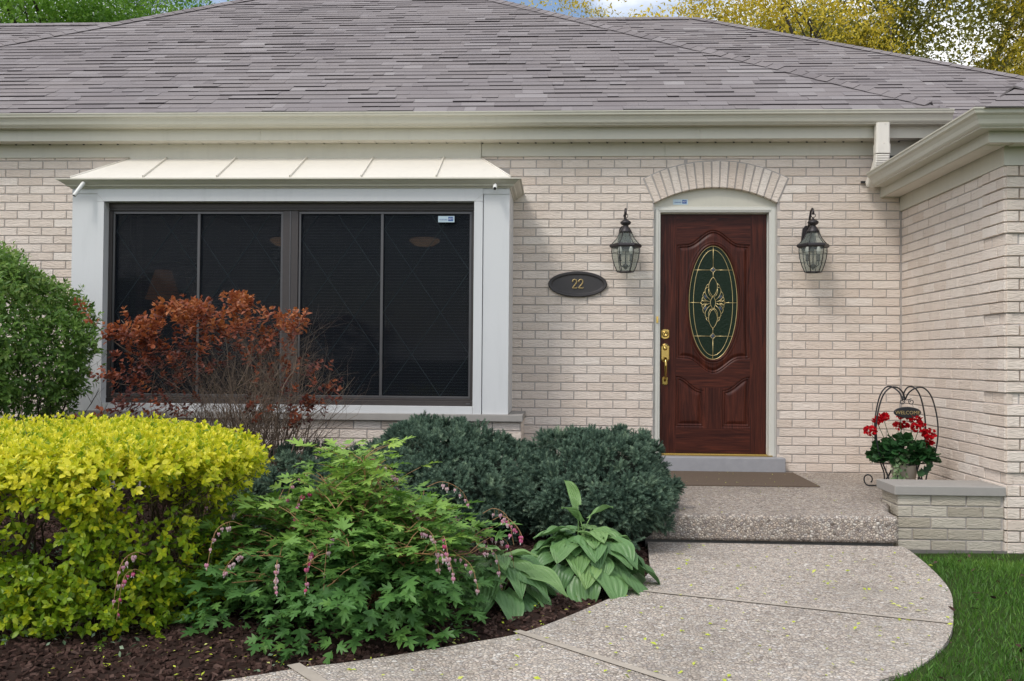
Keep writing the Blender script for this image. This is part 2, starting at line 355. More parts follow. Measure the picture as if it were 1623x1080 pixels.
def _hosta():
    t = NT('hosta_leaf'); a = t.attr('rnd')
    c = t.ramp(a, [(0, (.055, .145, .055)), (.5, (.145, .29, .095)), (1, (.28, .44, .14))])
    n = t.noise(t.coord(), 7, 3); c = t.mix(t.math('MULTIPLY', n, .45), c, (.16, .27, .12))
    p = t.bsdf(c, .38, spec=.45); tr = t.new('ShaderNodeBsdfTranslucent'); t.link(c, tr.inputs[0])
    ms = t.new('ShaderNodeMixShader'); ms.inputs[0].default_value = .22; t.link(p, ms.inputs[1]); t.link(tr.outputs[0], ms.inputs[2]); return t.done(ms.outputs[0])
MAT['hosta'] = _hosta()
def _lawn():
    t = NT('lawn_soil'); v = t.coord(); n = t.noise(v, 3.5, 6); n2 = t.noise(v, 90, 3)
    c = t.mix(n, (.030, .055, .014), (.05, .11, .02)); c = t.mix(t.math('MULTIPLY', n2, .5), c, (.05, .038, .022))
    return t.done(t.bsdf(c, .95, normal=t.bump(n2, .8, .02), spec=.1))
MAT['lawn'] = _lawn()
# ================================================================== the setting: ground, bed, walk
def smooth(x, a, b):
    t = np.clip((x-a)/(b-a), 0, 1); return t*t*(3-2*t)
BED_EDGE = [(.49,-2.13),(.455,-2.6),(.433,-2.875),(.352,-3.143),(.27,-3.327),(.14,-3.552),(-.014,-3.803),(-.151,-3.985),(-.303,-4.099),(-.506,-4.24),(-.697,-4.358),(-.827,-4.42),(-1.053,-4.572),(-1.5,-4.82),(-2.3,-5.15),(-4,-5.6),(-9,-6.2)]
LAWN_EDGE = [(1.872,-2.14),(1.868,-2.3),(1.808,-2.755),(1.728,-3.146),(1.61,-3.482),(1.471,-3.815),(1.333,-4.062),(1.168,-4.282),(1.001,-4.419),(.6,-4.75),(0,-5.25),(-1,-5.95),(-2.6,-6.7),(-5,-7.4),(-9,-8)]
def refine(poly, k=5):
    """Catmull-Rom through the points"""
    P = [Vector(p) for p in poly]; out = []
    for i in range(len(P)-1):
        a, b, c, d = P[max(i-1, 0)], P[i], P[i+1], P[min(i+2, len(P)-1)]
        for j in range(k):
            t = j/k; out.append(tuple(.5*((2*b)+(c-a)*t+(2*a-5*b+4*c-d)*t*t+(3*b-a-3*c+d)*t**3)))
    out.append(tuple(P[-1])); return out
BED_S = refine(BED_EDGE); LAWN_S = refine(LAWN_EDGE)
def seg_dist(px, py, poly):
    d = np.full(np.shape(px), 1e9)
    for (ax, ay), (bx, by) in zip(poly[:-1], poly[1:]):
        vx, vy = bx-ax, by-ay; L = vx*vx+vy*vy
        t = np.clip(((px-ax)*vx+(py-ay)*vy)/L, 0, 1); d = np.minimum(d, np.hypot(px-ax-t*vx, py-ay-t*vy))
    return d
def inside(px, py, poly):
    r = np.zeros(np.shape(px), bool); n = len(poly)
    for i in range(n):
        ax, ay = poly[i]; bx, by = poly[(i+1) % n]
        c = ((ay > py) != (by > py)) & (px < (bx-ax)*(py-ay)/((by-ay) if by != ay else 1e-9)+ax); r ^= c
    return r
WALK = BED_S+LAWN_S[::-1]
BEDPOLY = BED_S+[(-9.5, -6.2), (-9.5, .3), (.49, .3)]
def ground_h(x, y):
    on = smooth(x, .3, 1.2)
    h = -1.014-.096*smooth(y, -2.9, -1.75)*on
    h = h+.012*np.sin(x*5.1+1)*np.cos(y*4.3)*smooth(-np.hypot(x, y+3), -14, -8)
    return np.where((inside(x, y, WALK) & (seg_dist(x, y, LAWN_S) > .14)) | inside(x, y, BEDPOLY) | (x < -9), -1.10, h)
def bed_h(x, y):
    d = seg_dist(x, y, BED_S); ins = inside(x, y, BEDPOLY)
    n = .010*np.sin(x*9.1+y*3)+.010*np.sin(y*11.7-x*5)+.006*np.sin(x*31+y*23)
    return np.where(ins, -1.022+.045*smooth(d, 0, .35)+n*smooth(d, 0, .1), -1.07)
def grid(xs, ys, hf):
    X, Y = np.meshgrid(xs, ys); Z = hf(X, Y); V = np.stack([X, Y, Z], -1).reshape(-1, 3); nx = len(xs)
    F = [(j*nx+i, j*nx+i+1, (j+1)*nx+i+1, (j+1)*nx+i) for j in range(len(ys)-1) for i in range(nx-1)]
    return V, F
mb = MB()
gx = np.concatenate([[-900, -200, -60, -20, -10], np.linspace(-6, 5, 150), [8, 14, 25, 60, 200, 900]])
gy = np.concatenate([[-900, -200, -60, -20, -10], np.linspace(-7, -1.2, 110), [0, 6, 14, 25, 60, 200, 900]])
V, F = grid(gx, gy, ground_h); mb.add(V, F, .5, 0, True); tag(mb.build('ground', MAT['lawn']), kind='structure')
mb = MB(); V, F = grid(np.linspace(-9.4, .62, 240), np.linspace(-6.1, -.01, 170), bed_h); mb.add(V, F, .5, 0, True)
tag(mb.build('mulch_bed', MAT['soil']), kind='structure')
mb = MB(); P = WALK; n = len(P)
mb.add([(x, y, -1.0) for x, y in P]+[(x, y, -1.2) for x, y in P], [tuple(range(n))[::-1]]+[(i, n+i, n+(i+1) % n, (i+1) % n) for i in range(n)])
tag(mb.build('path', MAT['pebble']), kind='structure')
mb = MB()
def strip(a, b, w, z=-.996, rnd=.5):
    a = Vector(a); b = Vector(b); d = (b-a).normalized(); nn = Vector((-d.y, d.x))*w/2
    mb.add([(*(a-nn), z), (*(b-nn), z), (*(b+nn), z), (*(a+nn), z)], [(0, 1, 2, 3)], rnd)
strip((.30,-3.262), (1.505,-3.712), .026, rnd=.9); strip((-.155,-3.955), (.75,-4.87), .036); strip((-.865,-4.40), (-.50,-4.85), .045); strip((-.835,-4.368), (-.835,-4.37), .04)
tag(mb.build('path_joint', MAT['timber']), kind='structure')
# stoop
mb = MB()
S = [(.44,-2.13),(1.862,-2.13),(1.892,-1.83),(1.988,-1.60),(1.988,-1.44),(2.607,-1.44),(2.607,-.003),(.44,-.003)]; n = len(S)
mb.add([(x, y, -.842) for x, y in S]+[(x, y, -.991) for x, y in S], [tuple(range(n)), tuple(range(n, 2*n))[::-1]]+[(i, n+i, n+(i+1) % n, (i+1) % n) for i in range(n)])
o = mb.build('porch_step', MAT['pebble_step'], bevel=.028); o.modifiers['bevel'].segments = 4
tag(o, 'broad rounded pebbled concrete step below the front door', 'step')
mb = MB(); mb.box((.48, -2.09, -1.15), (1.84, -.01, -.9925)); b_ = mb.build('step_base', MAT['found'], o)

# ================================================================== the house
house = empty('brick_house', (0, 0, -1.0), 0, 'single storey house of pale buff brick with brown shingle roof and dark red front door', 'house')
ORG = Vector((0, 0, -1.0))
def hp(mb, name, mat, parent=None, bevel=0, label=None):
    """a part (or sub-part) of the house; coordinates are world, the root stands at (0,0,-1)"""
    o = mb.build(name, mat, parent or house, bevel, shift=(0, 0, -1.0))
    if label: o['label'] = label
    return o
BH = .0671
def zrow(k): return 1.576-BH*k
def brick(mb, A, u, n, ua, ub, za, zb, pro=.006, dep=.02, rnd=None):
    j = random.uniform(-.0012, .0012); c = .0022
    A = Vector(A); u = Vector(u); n = Vector(n); k = Vector((0, 0, 1)); pro = pro+j
    def pt(s, z, d): return tuple(A+u*s+k*z+n*d)
    t = [random.uniform(-.0012, .0012) for _ in range(4)]
    V = [pt(ua, za, -dep), pt(ub, za, -dep), pt(ub, zb, -dep), pt(ua, zb, -dep),
         pt(ua, za, pro-c), pt(ub, za, pro-c), pt(ub, zb, pro-c), pt(ua, zb, pro-c),
         pt(ua+c+t[0], za+c, pro), pt(ub-c+t[1], za+c, pro), pt(ub-c+t[2], zb-c, pro), pt(ua+c+t[3], zb-c, pro)]
    F = [(8, 9, 10, 11)]
    for i in range(4):
        q = (i+1) % 4; F += [(i, q, 4+q, 4+i), (4+i, 4+q, 8+q, 8+i)]
    mb.add(V, F, random.random() if rnd is None else rnd)
def rows(mb, A, u, n, u0, u1, ks, phase, pitch=.2032, zf=zrow, h=BH, joint=.0088, skip=None, pro=.006, dep=.02, prof=None):
    for k in ks:
        zt, zb = zf(k)-joint/2, zf(k)-h+joint/2
        ph = phase[0] if k % 2 == 0 else phase[1]
        i0 = math.floor((u0-ph)/pitch)-1; i1 = math.ceil((u1-ph)/pitch)+1
        spans = [(u0, u1)]
        if skip:
            for (a, b) in skip(k, zb, zt):
                ns = []
                for (p, q) in spans:
                    if b <= p or a >= q: ns.append((p, q)); continue
                    if a > p: ns.append((p, a))
                    if b < q: ns.append((b, q))
                spans = ns
        for i in range(i0, i1):
            ba, bb = ph+i*pitch+joint/2, ph+(i+1)*pitch-joint/2
            for (p, q) in spans:
                a, b = max(ba, p), min(bb, q)
                if b-a > .018: brick(mb, A, u, n, a+random.uniform(-.0008, .0008), b+random.uniform(-.0008, .0008), zb+random.uniform(-.0006, .0006), zt+random.uniform(-.0006, .0006), pro if prof is None else prof(k, a, b), dep)
# --- main front wall
DX0, DX1 = .719, 1.670; ZSP = 1.236
def arc_z(x, top=1.359, spring=1.236, half=.4755, cx=1.1945):
    sag = top-spring; R = (half**2+sag**2)/(2*sag); return top-R+math.sqrt(max(R*R-(x-cx)**2, 0))
def skip_main(k, zb, zt):
    out = []
    if zb < 1.25: out.append((DX0, DX1))
    elif zb < 1.33: out.append((DX0+.12, DX1-.12))
    if zt > -.46 and zb < 1.45: out.append((-3.60, -.41))
    return out
wall = MB()
A0 = (0, 0, 0)
rows(wall, A0, (1, 0, 0), (0, -1, 0), -8.2, -3.3, range(-1, 38), (-4.38, -4.28), skip=skip_main)
rows(wall, A0, (1, 0, 0), (0, -1, 0), -3.3, .95, range(-1, 38), (.003, .105), skip=skip_main)
rows(wall, A0, (1, 0, 0), (0, -1, 0), .95, 2.600, range(-1, 38), (1.785, 1.888), skip=skip_main)
w2 = MB()
Y0, Y1 = .0, .12
for (x0, x1, z0, z1) in [(-8.2,-3.40,-1.2,1.69), (-.60,DX0+.002,-1.2,1.69), (DX1-.002,2.9,-1.2,1.69), (-3.40,-.60,1.25,1.69), (DX0+.002,DX1-.002,1.40,1.69), (-3.40,-.60,-1.2,-.40), (DX0+.002,DX1-.002,-1.2,-.85)]:
    w2.box((x0, Y0, z0), (x1, Y1, z1), .5)
# arch: mortar ring and voussoirs
cx = 1.1945; n = 17
half_i, sag = .4755, .123; Ri = (half_i**2+sag**2)/(2*sag); zc = 1.359-Ri; th0 = math.asin(half_i/Ri); RO = Ri+.2035
ro0 = math.asin(.556/RO)
def ringpt(i, t, r0, r1, a0=th0, a1=ro0):     # t in -1..1
    pi = (cx+Ri*math.sin(a0*t), zc+Ri*math.cos(a0*t)); po = (cx+RO*math.sin(a1*t), zc+RO*math.cos(a1*t))
    return (pi[0]+(po[0]-pi[0])*r0, pi[1]+(po[1]-pi[1])*r0), (pi[0]+(po[0]-pi[0])*r1, pi[1]+(po[1]-pi[1])*r1)
for j in range(34):
    t0, t1 = -1.012+2.024*j/34, -1.012+2.024*(j+1)/34
    a, b = ringpt(0, t0, 0, 1.03); c, d = ringpt(0, t1, 0, 1.03)
    w2.prism([a, b, d, c], -.0085, .11)
for j in range(n):
    t0, t1 = -1+2*j/n+.012, -1+2*(j+1)/n-.012; rr = random.random()
    a, b = ringpt(0, t0, -.012, .985+random.uniform(-.015, .012)); c, d = ringpt(0, t1, -.012, .985+random.uniform(-.015, .012))
    m_ = [((a[0]+b[0]+c[0]+d[0])/4), ((a[1]+b[1]+c[1]+d[1])/4)]
    P = [a, b, d, c]; inn = [(p[0]+(m_[0]-p[0])*.03, p[1]+(m_[1]-p[1])*.03) for p in P]
    V = [(x, .05, z) for x, z in P]+[(x, -.0125, z) for x, z in P]+[(x, -.015, z) for x, z in inn]
    F = [(8, 9, 10, 11)]+[(i, (i+1) % 4, 4+(i+1) % 4, 4+i) for i in range(4)]+[(4+i, 4+(i+1) % 4, 8+(i+1) % 4, 8+i) for i in range(4)]
    wall.add(V, F, rr)
hw = hp(wall, 'wall', MAT['brick']); hp(w2, 'mortar', MAT['mortar'], hw)
# --- wing (projects towards the lawn)
XW, YW = 2.609, -1.736
wing = MB(); wm = MB()
def quoin(k, a, b): return .002+(.015 if (k % 7 != 5) else 0)
def skipq(k, zb, zt): return [(0, 1.42)] if True else []
rows(wing, (XW+.010, 0, 0), (0, -1, 0), (-1, 0, 0), .004, 1.435, range(5, 38), (.135, .0335))
rows(wing, (XW+.010, 0, 0), (0, -1, 0), (-1, 0, 0), 1.44, 1.734, range(5, 40), (.1185, .0169), prof=quoin, dep=.03)
rows(wing, (XW-.006, YW+.010, 0), (1, 0, 0), (0, -1, 0), .012, 3.2, range(5, 40), (.0852, -.0164), prof=quoin, dep=.03)
wm.box((XW+.010, YW+.010, -1.09), (6.4, .12, 1.28))
ww = hp(wing, 'wall', MAT['brick'], label='brick side wing wall with stepped corner courses beside the porch'); hp(wm, 'mortar', MAT['mortar'], ww)
fm = MB(); fm.box((1.99, YW-.004, -1.30), (6.4, YW+.12, -1.092)); hp(fm, 'foundation', MAT['found'])
# --- roof
def shingles(mb, P0, u, s, slope, uL, uR, vmax, expo=.1155, base=True):
    P0 = Vector(P0); u = Vector(u); s = Vector(s); up = (s+Vector((0, 0, slope))).normalized(); nrm = u.cross(up).normalized()
    if nrm.z < 0: nrm = -nrm
    v = 0.0; k = 0
    def pt(a, b, h): return tuple(P0+u*a+up*b+nrm*h)
    while v < vmax:
        ph = random.uniform(0, 10)
        x = uL(v)-random.uniform(0, .2); xe = uR(v); row = random.random()*.12
        while x < xe:
            w = random.choice([.09, .13, .17, .21, .26, .31, .38]); x1 = x+w
            a, b = max(x, uL(v)), min(x1, xe)
            if b-a > .01:
                lam = random.random() < .36
                t0 = .0085 if lam else .0045; wv = .0035*math.sin(a*2.3+ph)+.0018*math.sin(a*7+ph*2)
                dv = random.uniform(-.003, .003); g = .002
                aa = max(a, uL(v+expo))
                at, bt = max(a, uL(v+expo+.02)), min(b, uR(v+expo+.02))
                if bt <= at: at = bt = (a+b)/2
                V = [pt(a+g*.5, v+dv, 0+.001), pt(b-g*.5, v+dv, .001), pt(b-g*.5, v+dv, t0+max(wv, -.002)+.003), pt(a+g*.5, v+dv, t0+max(wv, -.002)+.003), pt(at, v+expo+.02, .002), pt(bt, v+expo+.02, .002)]
                r = min(.999, max(0, random.gauss(.42, .22)+row))
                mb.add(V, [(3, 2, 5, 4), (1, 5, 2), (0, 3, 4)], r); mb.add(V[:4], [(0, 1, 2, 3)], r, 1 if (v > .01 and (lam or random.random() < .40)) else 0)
            x = x1
        v += expo+random.uniform(-.003, .003); k += 1
def plane_fill(mb, pts): mb.add(pts, [tuple(range(len(pts)))], .1)
def hipcaps(mb, a, b, w=.085, L=.125):
    a = Vector(a); b = Vector(b); d = (b-a); n = int(d.length/L); d.normalize(); side = d.cross(Vector((0, 0, 1))).normalized(); up = side.cross(d).normalized()
    if up.z < 0: up = -up
    for i in range(n):
        p = a+d*L*i; q = a+d*(L*i+L*1.12); r = random.random()*.8; lift = .015+random.uniform(-.001, .001); jj = side*random.uniform(-.003, .003)
        V = [tuple(p-side*w-up*(w*.40)+up*lift+jj), tuple(p+up*(lift+.012)+jj), tuple(p+side*w-up*(w*.40)+up*lift+jj), tuple(q-side*w-up*(w*.40)+up*.010), tuple(q+up*.022), tuple(q+side*w-up*(w*.40)+up*.010)]
        V += [tuple(Vector(V[0])-up*.012), tuple(Vector(V[1])-up*.012), tuple(Vector(V[2])-up*.012)]
        mb.add(V, [(0, 1, 4, 3), (1, 2, 5, 4), (0, 3, 6), (2, 8, 5)], r); mb.add(V, [(0, 6, 7, 1), (1, 7, 8, 2)], r, 1 if i > 1 else 0); mb.add([V[0], V[3], tuple(Vector(V[3])-up*.03), tuple(Vector(V[0])-up*.03), V[2], V[5], tuple(Vector(V[5])-up*.03), tuple(Vector(V[2])-up*.03)], [(0, 3, 2, 1), (4, 5, 6, 7)], r, 1)  # dark side strips paint the shadow line along the hip
SL = .61; k_ = math.sqrt(1+SL*SL)
rf = MB()
AX0, AX1, AY, AZ = -7.51, 2.873, -.262, 1.892; APX, APY = (AX0+AX1)/2, AY+(AX1-AX0)/2; APZ = AZ+SL*(APY-AY)
shingles(rf, (0, AY, AZ), (1, 0, 0), (0, 1, 0), SL, lambda v: AX0+v/k_, lambda v: AX1-v/k_, (APY-AY)*k_)
plane_fill(rf, [(AX0, AY, AZ-.002), (AX1, AY, AZ-.002), (APX, APY, APZ-.002)])
# right and left hip faces of the same roof
plane_fill(rf, [(AX1, AY, AZ-.002), (AX1, APY*1.0+3, AZ-.002), (APX, APY+3, APZ-.002), (APX, APY, APZ-.002)])
plane_fill(rf, [(AX0, AY, AZ-.002), (APX, APY, APZ-.002), (APX, APY+3, APZ-.002), (AX0, APY+3, AZ-.002)])
hipcaps(rf, (AX1-.10, AY+.10, AZ+.061), (APX, APY, APZ+.004)); hipcaps(rf, (AX0, AY, AZ+.004), (APX, APY, APZ+.004))
# main body behind
BY, BZ, RY = 1.2, 1.88, 6.05; RZ = BZ+SL*(RY-BY); RX = 1.844
shingles(rf, (0, BY, BZ), (1, 0, 0), (0, 1, 0), SL, lambda v: -13.0, lambda v: min(9, RX+(RY-BY)-(v/k_)*1.0+.0) if False else RX+((RY-BY)-v/k_)*1.166, (RY-BY)*k_)
plane_fill(rf, [(-13, BY, BZ-.002), (RX+(RY-BY)*1.166, BY, BZ-.002), (RX, RY, RZ-.002), (-13, RY, RZ-.002)])
plane_fill(rf, [(RX+(RY-BY)*1.166, BY, BZ-.002), (RX+(RY-BY)*1.166, 11, BZ-.002), (RX, RY, RZ-.002)])
plane_fill(rf, [(-13, 11, BZ-.002), (-13, RY, RZ-.002), (RX, RY, RZ-.002), (RX+(RY-BY)*1.166, 11, BZ-.002)])
hipcaps(rf, (RX+(RY-BY)*1.166, BY, BZ+.004), (RX, RY, RZ+.004)); hipcaps(rf, (-13, RY, RZ-.01), (RX, RY, RZ-.01), .10)
# wing roof
WX, WY, WZ = 2.36, -2.045, 1.436
shingles(rf, (0, WY, WZ), (1, 0, 0), (0, 1, 0), SL, lambda v: WX+v/k_, lambda v: 8.0, 3.4*k_)
plane_fill(rf, [(WX, WY, WZ-.002), (8, WY, WZ-.002), (8, WY+3.4, WZ+3.4*SL-.002), (WX+3.4, WY+3.4, WZ+3.4*SL-.002)])
plane_fill(rf, [(WX, WY, WZ-.002), (WX+3.4, WY+3.4, WZ+3.4*SL-.002), (WX+3.4, 5, WZ+3.4*SL-.002), (WX, 1.0, WZ-.002)])
hipcaps(rf, (WX+.30, WY+.30, WZ+.183), (WX+3.3, WY+3.3, WZ+3.3*SL+.004))
hp(rf, 'roof', [MAT['shingle'], MAT['shingle_edge_shade']])
# --- eaves
gp = [(.0, 0), (.070, 0), (.073, .008), (.080, .010), (.088, .020), (.094, .042), (.104, .060), (.118, .070), (.121, .086), (.126, .090), (.126, .098), (.118, .100), (.114, .096), (.112, .078), (.10, .068), (.084, .044), (.076, .02), (.068, .006), (.004, .006), (.004, .09), (0, .09)]
eave = MB(); sweep(eave, [(-8.4, -.160), (2.90, -.160)], [(w, 1.792+z) for w, z in gp], True)
hp(eave, 'gutter', MAT['cream'], label='long straight gutter above the window and door')
fa = MB()
xs = [-8.4, -5.1, -2.353, 1.05, 2.90]
for a, b in zip(xs[:-1], xs[1:]): fa.box((a+.0008, -.158-random.uniform(0, .0015), 1.702), (b-.0008, -.140, 1.85))
hp(fa, 'fascia', MAT['cream'])
sf = MB(); sf.box((-8.4, -.140, 1.712), (2.90, .05, 1.726))
x = -8.3
while x < 2.5:
    sf.box((x, -.139, 1.7075), (x+.135, -.004, 1.7125)); sf.box((x+.1365, -.026, 1.700), (x+.1500, -.0195, 1.7115), .5, 1); x += .1395
hp(sf, 'soffit', [MAT['cream2'], MAT['black']])
fr = MB()
fr.box((-8.4, -.018, 1.600), (-3.455, .002, 1.711)); fr.box((-3.452, -.026, 1.580), (-.634, .002, 1.711)); fr.box((-.631, -.019, 1.600), (.80, .002, 1.711)); fr.box((.802, -.018, 1.600), (2.88, .002, 1.711))
hp(fr, 'frieze_board', MAT['cream'])
# wing eaves
eg = MB(); sweep(eg, [(6, -1.893), (2.447, -1.893), (2.447, -.13)][::-1], [(w*1.12, 1.338+z*1.06) for w, z in gp], True)
hp(eg, 'gutter', MAT['cream'], label='gutter turning the outer corner of the side wing')
ef = MB(); sweep(ef, [(2.447, -.012), (2.447, -1.891), (6, -1.891)], [(0, 1.274), (0, 1.44), (-.018, 1.44), (-.018, 1.274)], True)
ef.box((2.4475, -.012, 1.2745), (2.62, -.002, 1.44)); hp(ef, 'fascia', MAT['cream'])
es = MB()
es.box((2.46, -1.875, 1.288), (6, -1.72, 1.30)); es.box((2.46, -1.72, 1.288), (2.62, -.01, 1.30))
y = -.03
while y > -1.70: es.box((2.4655, y-.132, 1.280), (2.592, y, 1.288)); y -= .135
x = 2.62
while x < 6: es.box((x, -1.873, 1.280), (x+.132, -1.752, 1.288)); x += .135
es.add([(2.466,-1.873,1.284),(2.60,-1.873,1.284),(2.60,-1.75,1.284),(2.466,-1.75,1.284)], [(0,3,2,1)])
hp(es, 'soffit', MAT['cream2'])
ez = MB(); sweep(ez, [(XW-.012, -.002), (XW-.012, YW-.014), (6, YW-.014)], [(0, 1.171), (0, 1.286), (-.02, 1.286), (-.02, 1.171)], True); hp(ez, 'frieze_board', MAT['cream'])
# downspout
dn = MB()
def rect_tube(mb, pts, w, d, rnd=.5):
    V = []; F = []; m = len(pts)
    for i, p in enumerate(pts):
        p = Vector(p); t = (Vector(pts[min(i+1, m-1)])-Vector(pts[max(i-1, 0)])).normalized(); a = Vector((1, 0, 0)); b = t.cross(a).normalized()
        cc = .010
        for (q, r) in ((-w+cc, -d), (w-cc, -d), (w, -d+cc), (w, d-cc), (w-cc, d), (-w+cc, d), (-w, d-cc), (-w, -d+cc)): V.append(tuple(p+a*q+b*r))
    for i in range(m-1): F += [(i*8+k, i*8+(k+1) % 8, (i+1)*8+(k+1) % 8, (i+1)*8+k) for k in range(8)]
    F += [tuple(range(8)), tuple((m-1)*8+k for k in range(8))]
    mb.add(V, F, rnd)
XD = 2.395
rect_tube(dn, [(XD, -.215, 1.800), (XD, -.213, 1.575)], .050, .034)
rect_tube(dn, [(XD, -.213, 1.640), (XD, -.213, 1.570)], .054, .038)
el = []
for i in range(26):
    q = i/25; a = q*1.15; rr = .16+(.004 if i % 2 else -.003)
    el.append((XD-.012*q, -.213+(.16-.16*math.cos(a))*.9+(.003 if i % 2 else 0), 1.572-.16*math.sin(a)))
rect_tube(dn, el, .052, .036)
rect_tube(dn, [el[-1], (XD-.02, -.06, 1.37)], .050, .034)
for (dx, z) in ((.012, 1.79), (.004, 1.645), (-.02, 1.61)): dn.lathe([(.0, 0), (.005, 0), (.005, .004), (0, .004)], (0, 0, 0), 8) if False else dn.box((XD+dx-.004, -.253, z-.004), (XD+dx+.004, -.246, z+.004))
hp(dn, 'downspout', MAT['cream2'])
lb = MB(); lb.box((2.30, -.03, 1.385), (2.36, -.012, 1.40)); hp(lb, 'bracket', MAT['black']); lb = MB(); lb.box((2.46, -.10, 1.44), (2.60, -.02, 1.58)); hp(lb, 'dark_gap', MAT['black'])  # second box is black, painted in for the shaded gap behind the downspout

# ================================================================== bay window
bay = MB()
YB = -.57
bay.box((-3.631, YB, -.392), (-3.441, -.44, 1.215)); bay.box((-.567, YB, -.392), (-.377, -.44, 1.215))       # outer boards
bay.box((-3.631, YB-.006, 1.213), (-3.437, -.44, 1.30)); bay.box((-.571, YB-.006, 1.207), (-.377, -.44, 1.30))
bay.box((-3.437, YB-.010, 1.155), (-.571, -.44, 1.30))                                                          # head board
bay.box((-3.437, YB-.010, -.392), (-3.386, -.44, 1.1535)); bay.box((-.634, YB-.010, -.392), (-.571, -.44, 1.1535))
bay.box((-3.384, YB-.004, -.392), (-.636, -.44, -.338))
bay.box((-3.631, -.438, -.392), (-3.55, .0, 1.30)); bay.box((-.47, -.438, -.392), (-.377, .0, 1.30))            # returns to the wall
bw = hp(bay, 'bay_window', MAT['white'], bevel=.0015, label='wide boxed bay window with pale frame and four dark screened panes')
ml = MB()
for (xa, xb, za, zb) in ((-3.386, -3.437, 1.155, 1.206), (-.634, -.571, 1.155, 1.207)):
    ml = MB(); ml.add([(xa-.001, YB-.0106, za), (xa+.001, YB-.0106, za), (xb+.001, YB-.0106, zb), (xb-.001, YB-.0106, zb)], [(0, 1, 2, 3)])
    hp(ml, 'mitre_joint', MAT['mortar'], bw)
# crown
ck = MB(); cp = [(0, 1.248), (.006, 1.248), (.010, 1.256), (.030, 1.262), (.034, 1.272), (.055, 1.286), (.068, 1.296), (.072, 1.300), (.085, 1.302), (.085, 1.310), (0, 1.310)]
sweep(ck, [(-3.631, 0), (-3.631, YB-.01), (-.377, YB-.01), (-.377, 0)], cp, True)
hp(ck, 'crown_moulding', MAT['cream'], bw)
# canopy
cn = MB(); zt, zb = 1.586, 1.318; ft = [(-3.452, -.026), (-.634, -.026)]; fb = [(-3.606, -.655), (-.368, -.655)]
cn.add([(fb[0][0], fb[0][1], zb), (fb[1][0], fb[1][1], zb), (ft[1][0], ft[1][1], zt), (ft[0][0], ft[0][1], zt), (fb[0][0], 0, zb), (fb[1][0], 0, zb), (fb[0][0], fb[0][1], zb-.008), (fb[1][0], fb[1][1], zb-.008), (fb[0][0], 0, zb-.008), (fb[1][0], 0, zb-.008)],
       [(0, 1, 2, 3), (0, 3, 4), (1, 5, 2), (0, 6, 7, 1), (6, 8, 9, 7), (0, 4, 8, 6), (1, 7, 9, 5)])
for (b0, t0) in ((-3.062, -3.152), (-2.513, -2.590), (-1.973, -2.022), (-1.450, -1.488), (-.905, -.928)):
    for off, hh in ((-.004, .014),):
        cn.add([(b0-.004, -.656, zb), (b0+.004, -.656, zb), (t0+.004, -.026, zt), (t0-.004, -.026, zt), (b0-.004, -.662, zb+hh), (b0+.004, -.662, zb+hh), (t0+.004, -.030, zt+hh), (t0-.004, -.030, zt+hh)], [(4, 5, 6, 7), (0, 4, 7, 3), (1, 2, 6, 5), (0, 1, 5, 4)])
for (b0, t0) in ((fb[0], ft[0]), (fb[1], ft[1])):
    cn.tube([(b0[0], b0[1], zb+.003), (t0[0], t0[1], zt+.003)], .006, 6)
hp(cn, 'canopy', MAT['cream2'], bw)
sl = MB(); sl.box((-3.662, -.595, -.4425), (-.270, .0, -.3925)); hp(sl, 'sill', MAT['stone'], bw, bevel=.004)
bb = MB(); rows(bb, (0, -.55, 0), (1, 0, 0), (0, -1, 0), -3.63, -.281, range(0, 10), (-1.101, -1.000), zf=lambda k: -.445-.0665*k, h=.0665, dep=.02)
rows(bb, (-.287, 0, 0), (0, -1, 0), (1, 0, 0), .0, .545, range(0, 10), (.1, .0), zf=lambda k: -.445-.0665*k, h=.0665)
bq = hp(bb, 'base', MAT['brick'], bw)
bm = MB(); bm.box((-3.62, -.55, -1.2), (-.287, -.002, -.444)); hp(bm, 'base_mortar', MAT['mortar'], bw)
# window units
fr = MB()
Yf = -.500
x0, x1, z0, z1 = -3.386, -.634, -.338, 1.155
fr.box((x0, Yf, 1.118), (x1, -.42, z1)); fr.box((x0, Yf+.006, 1.094), (x1, -.42, 1.118)); fr.box((x0, Yf-.004, z0), (x1, -.42, z0+.036)); fr.box((x0, Yf+.004, z0+.036), (x1, -.42, z0+.052))
fr.box((x0, Yf, z0+.052), (x0+.028, -.42, 1.094)); fr.box((x1-.022, Yf, z0+.052), (x1, -.42, 1.094))
fr.box((-2.062, Yf-.002, z0+.052), (-1.948, -.42, 1.094))
f_ = hp(fr, 'window_frame', MAT['bronze'], bw, bevel=.002)
f2 = MB()
for (a, b, mid) in ((x0+.030, -2.064, -2.700), (-1.946, x1-.024, -1.322)):
    za, zb_ = z0+.054, 1.092
    f2.box((a, Yf+.008, zb_-.018), (b, Yf+.03, zb_)); f2.box((a, Yf+.008, za), (b, Yf+.03, za+.016)); f2.box((a, Yf+.008, za+.016), (a+.016, Yf+.03, zb_-.018)); f2.box((b-.016, Yf+.008, za+.016), (b, Yf+.03, zb_-.018))
    f2.box((mid-.010, Yf+.006, za+.016), (mid+.010, Yf+.03, zb_-.018))
f2.box((-2.010, Yf-.006, z0+.052), (-2.002, Yf, 1.094)); f2.box((x0, Yf-.0065, 1.102), (x1, Yf+.006, 1.106)); f2.box((-.69, Yf-.012, z0+.012), (-.66, Yf-.004, z0+.022))
hp(f2, 'sash', MAT['bronze2'], bw, bevel=.0015)
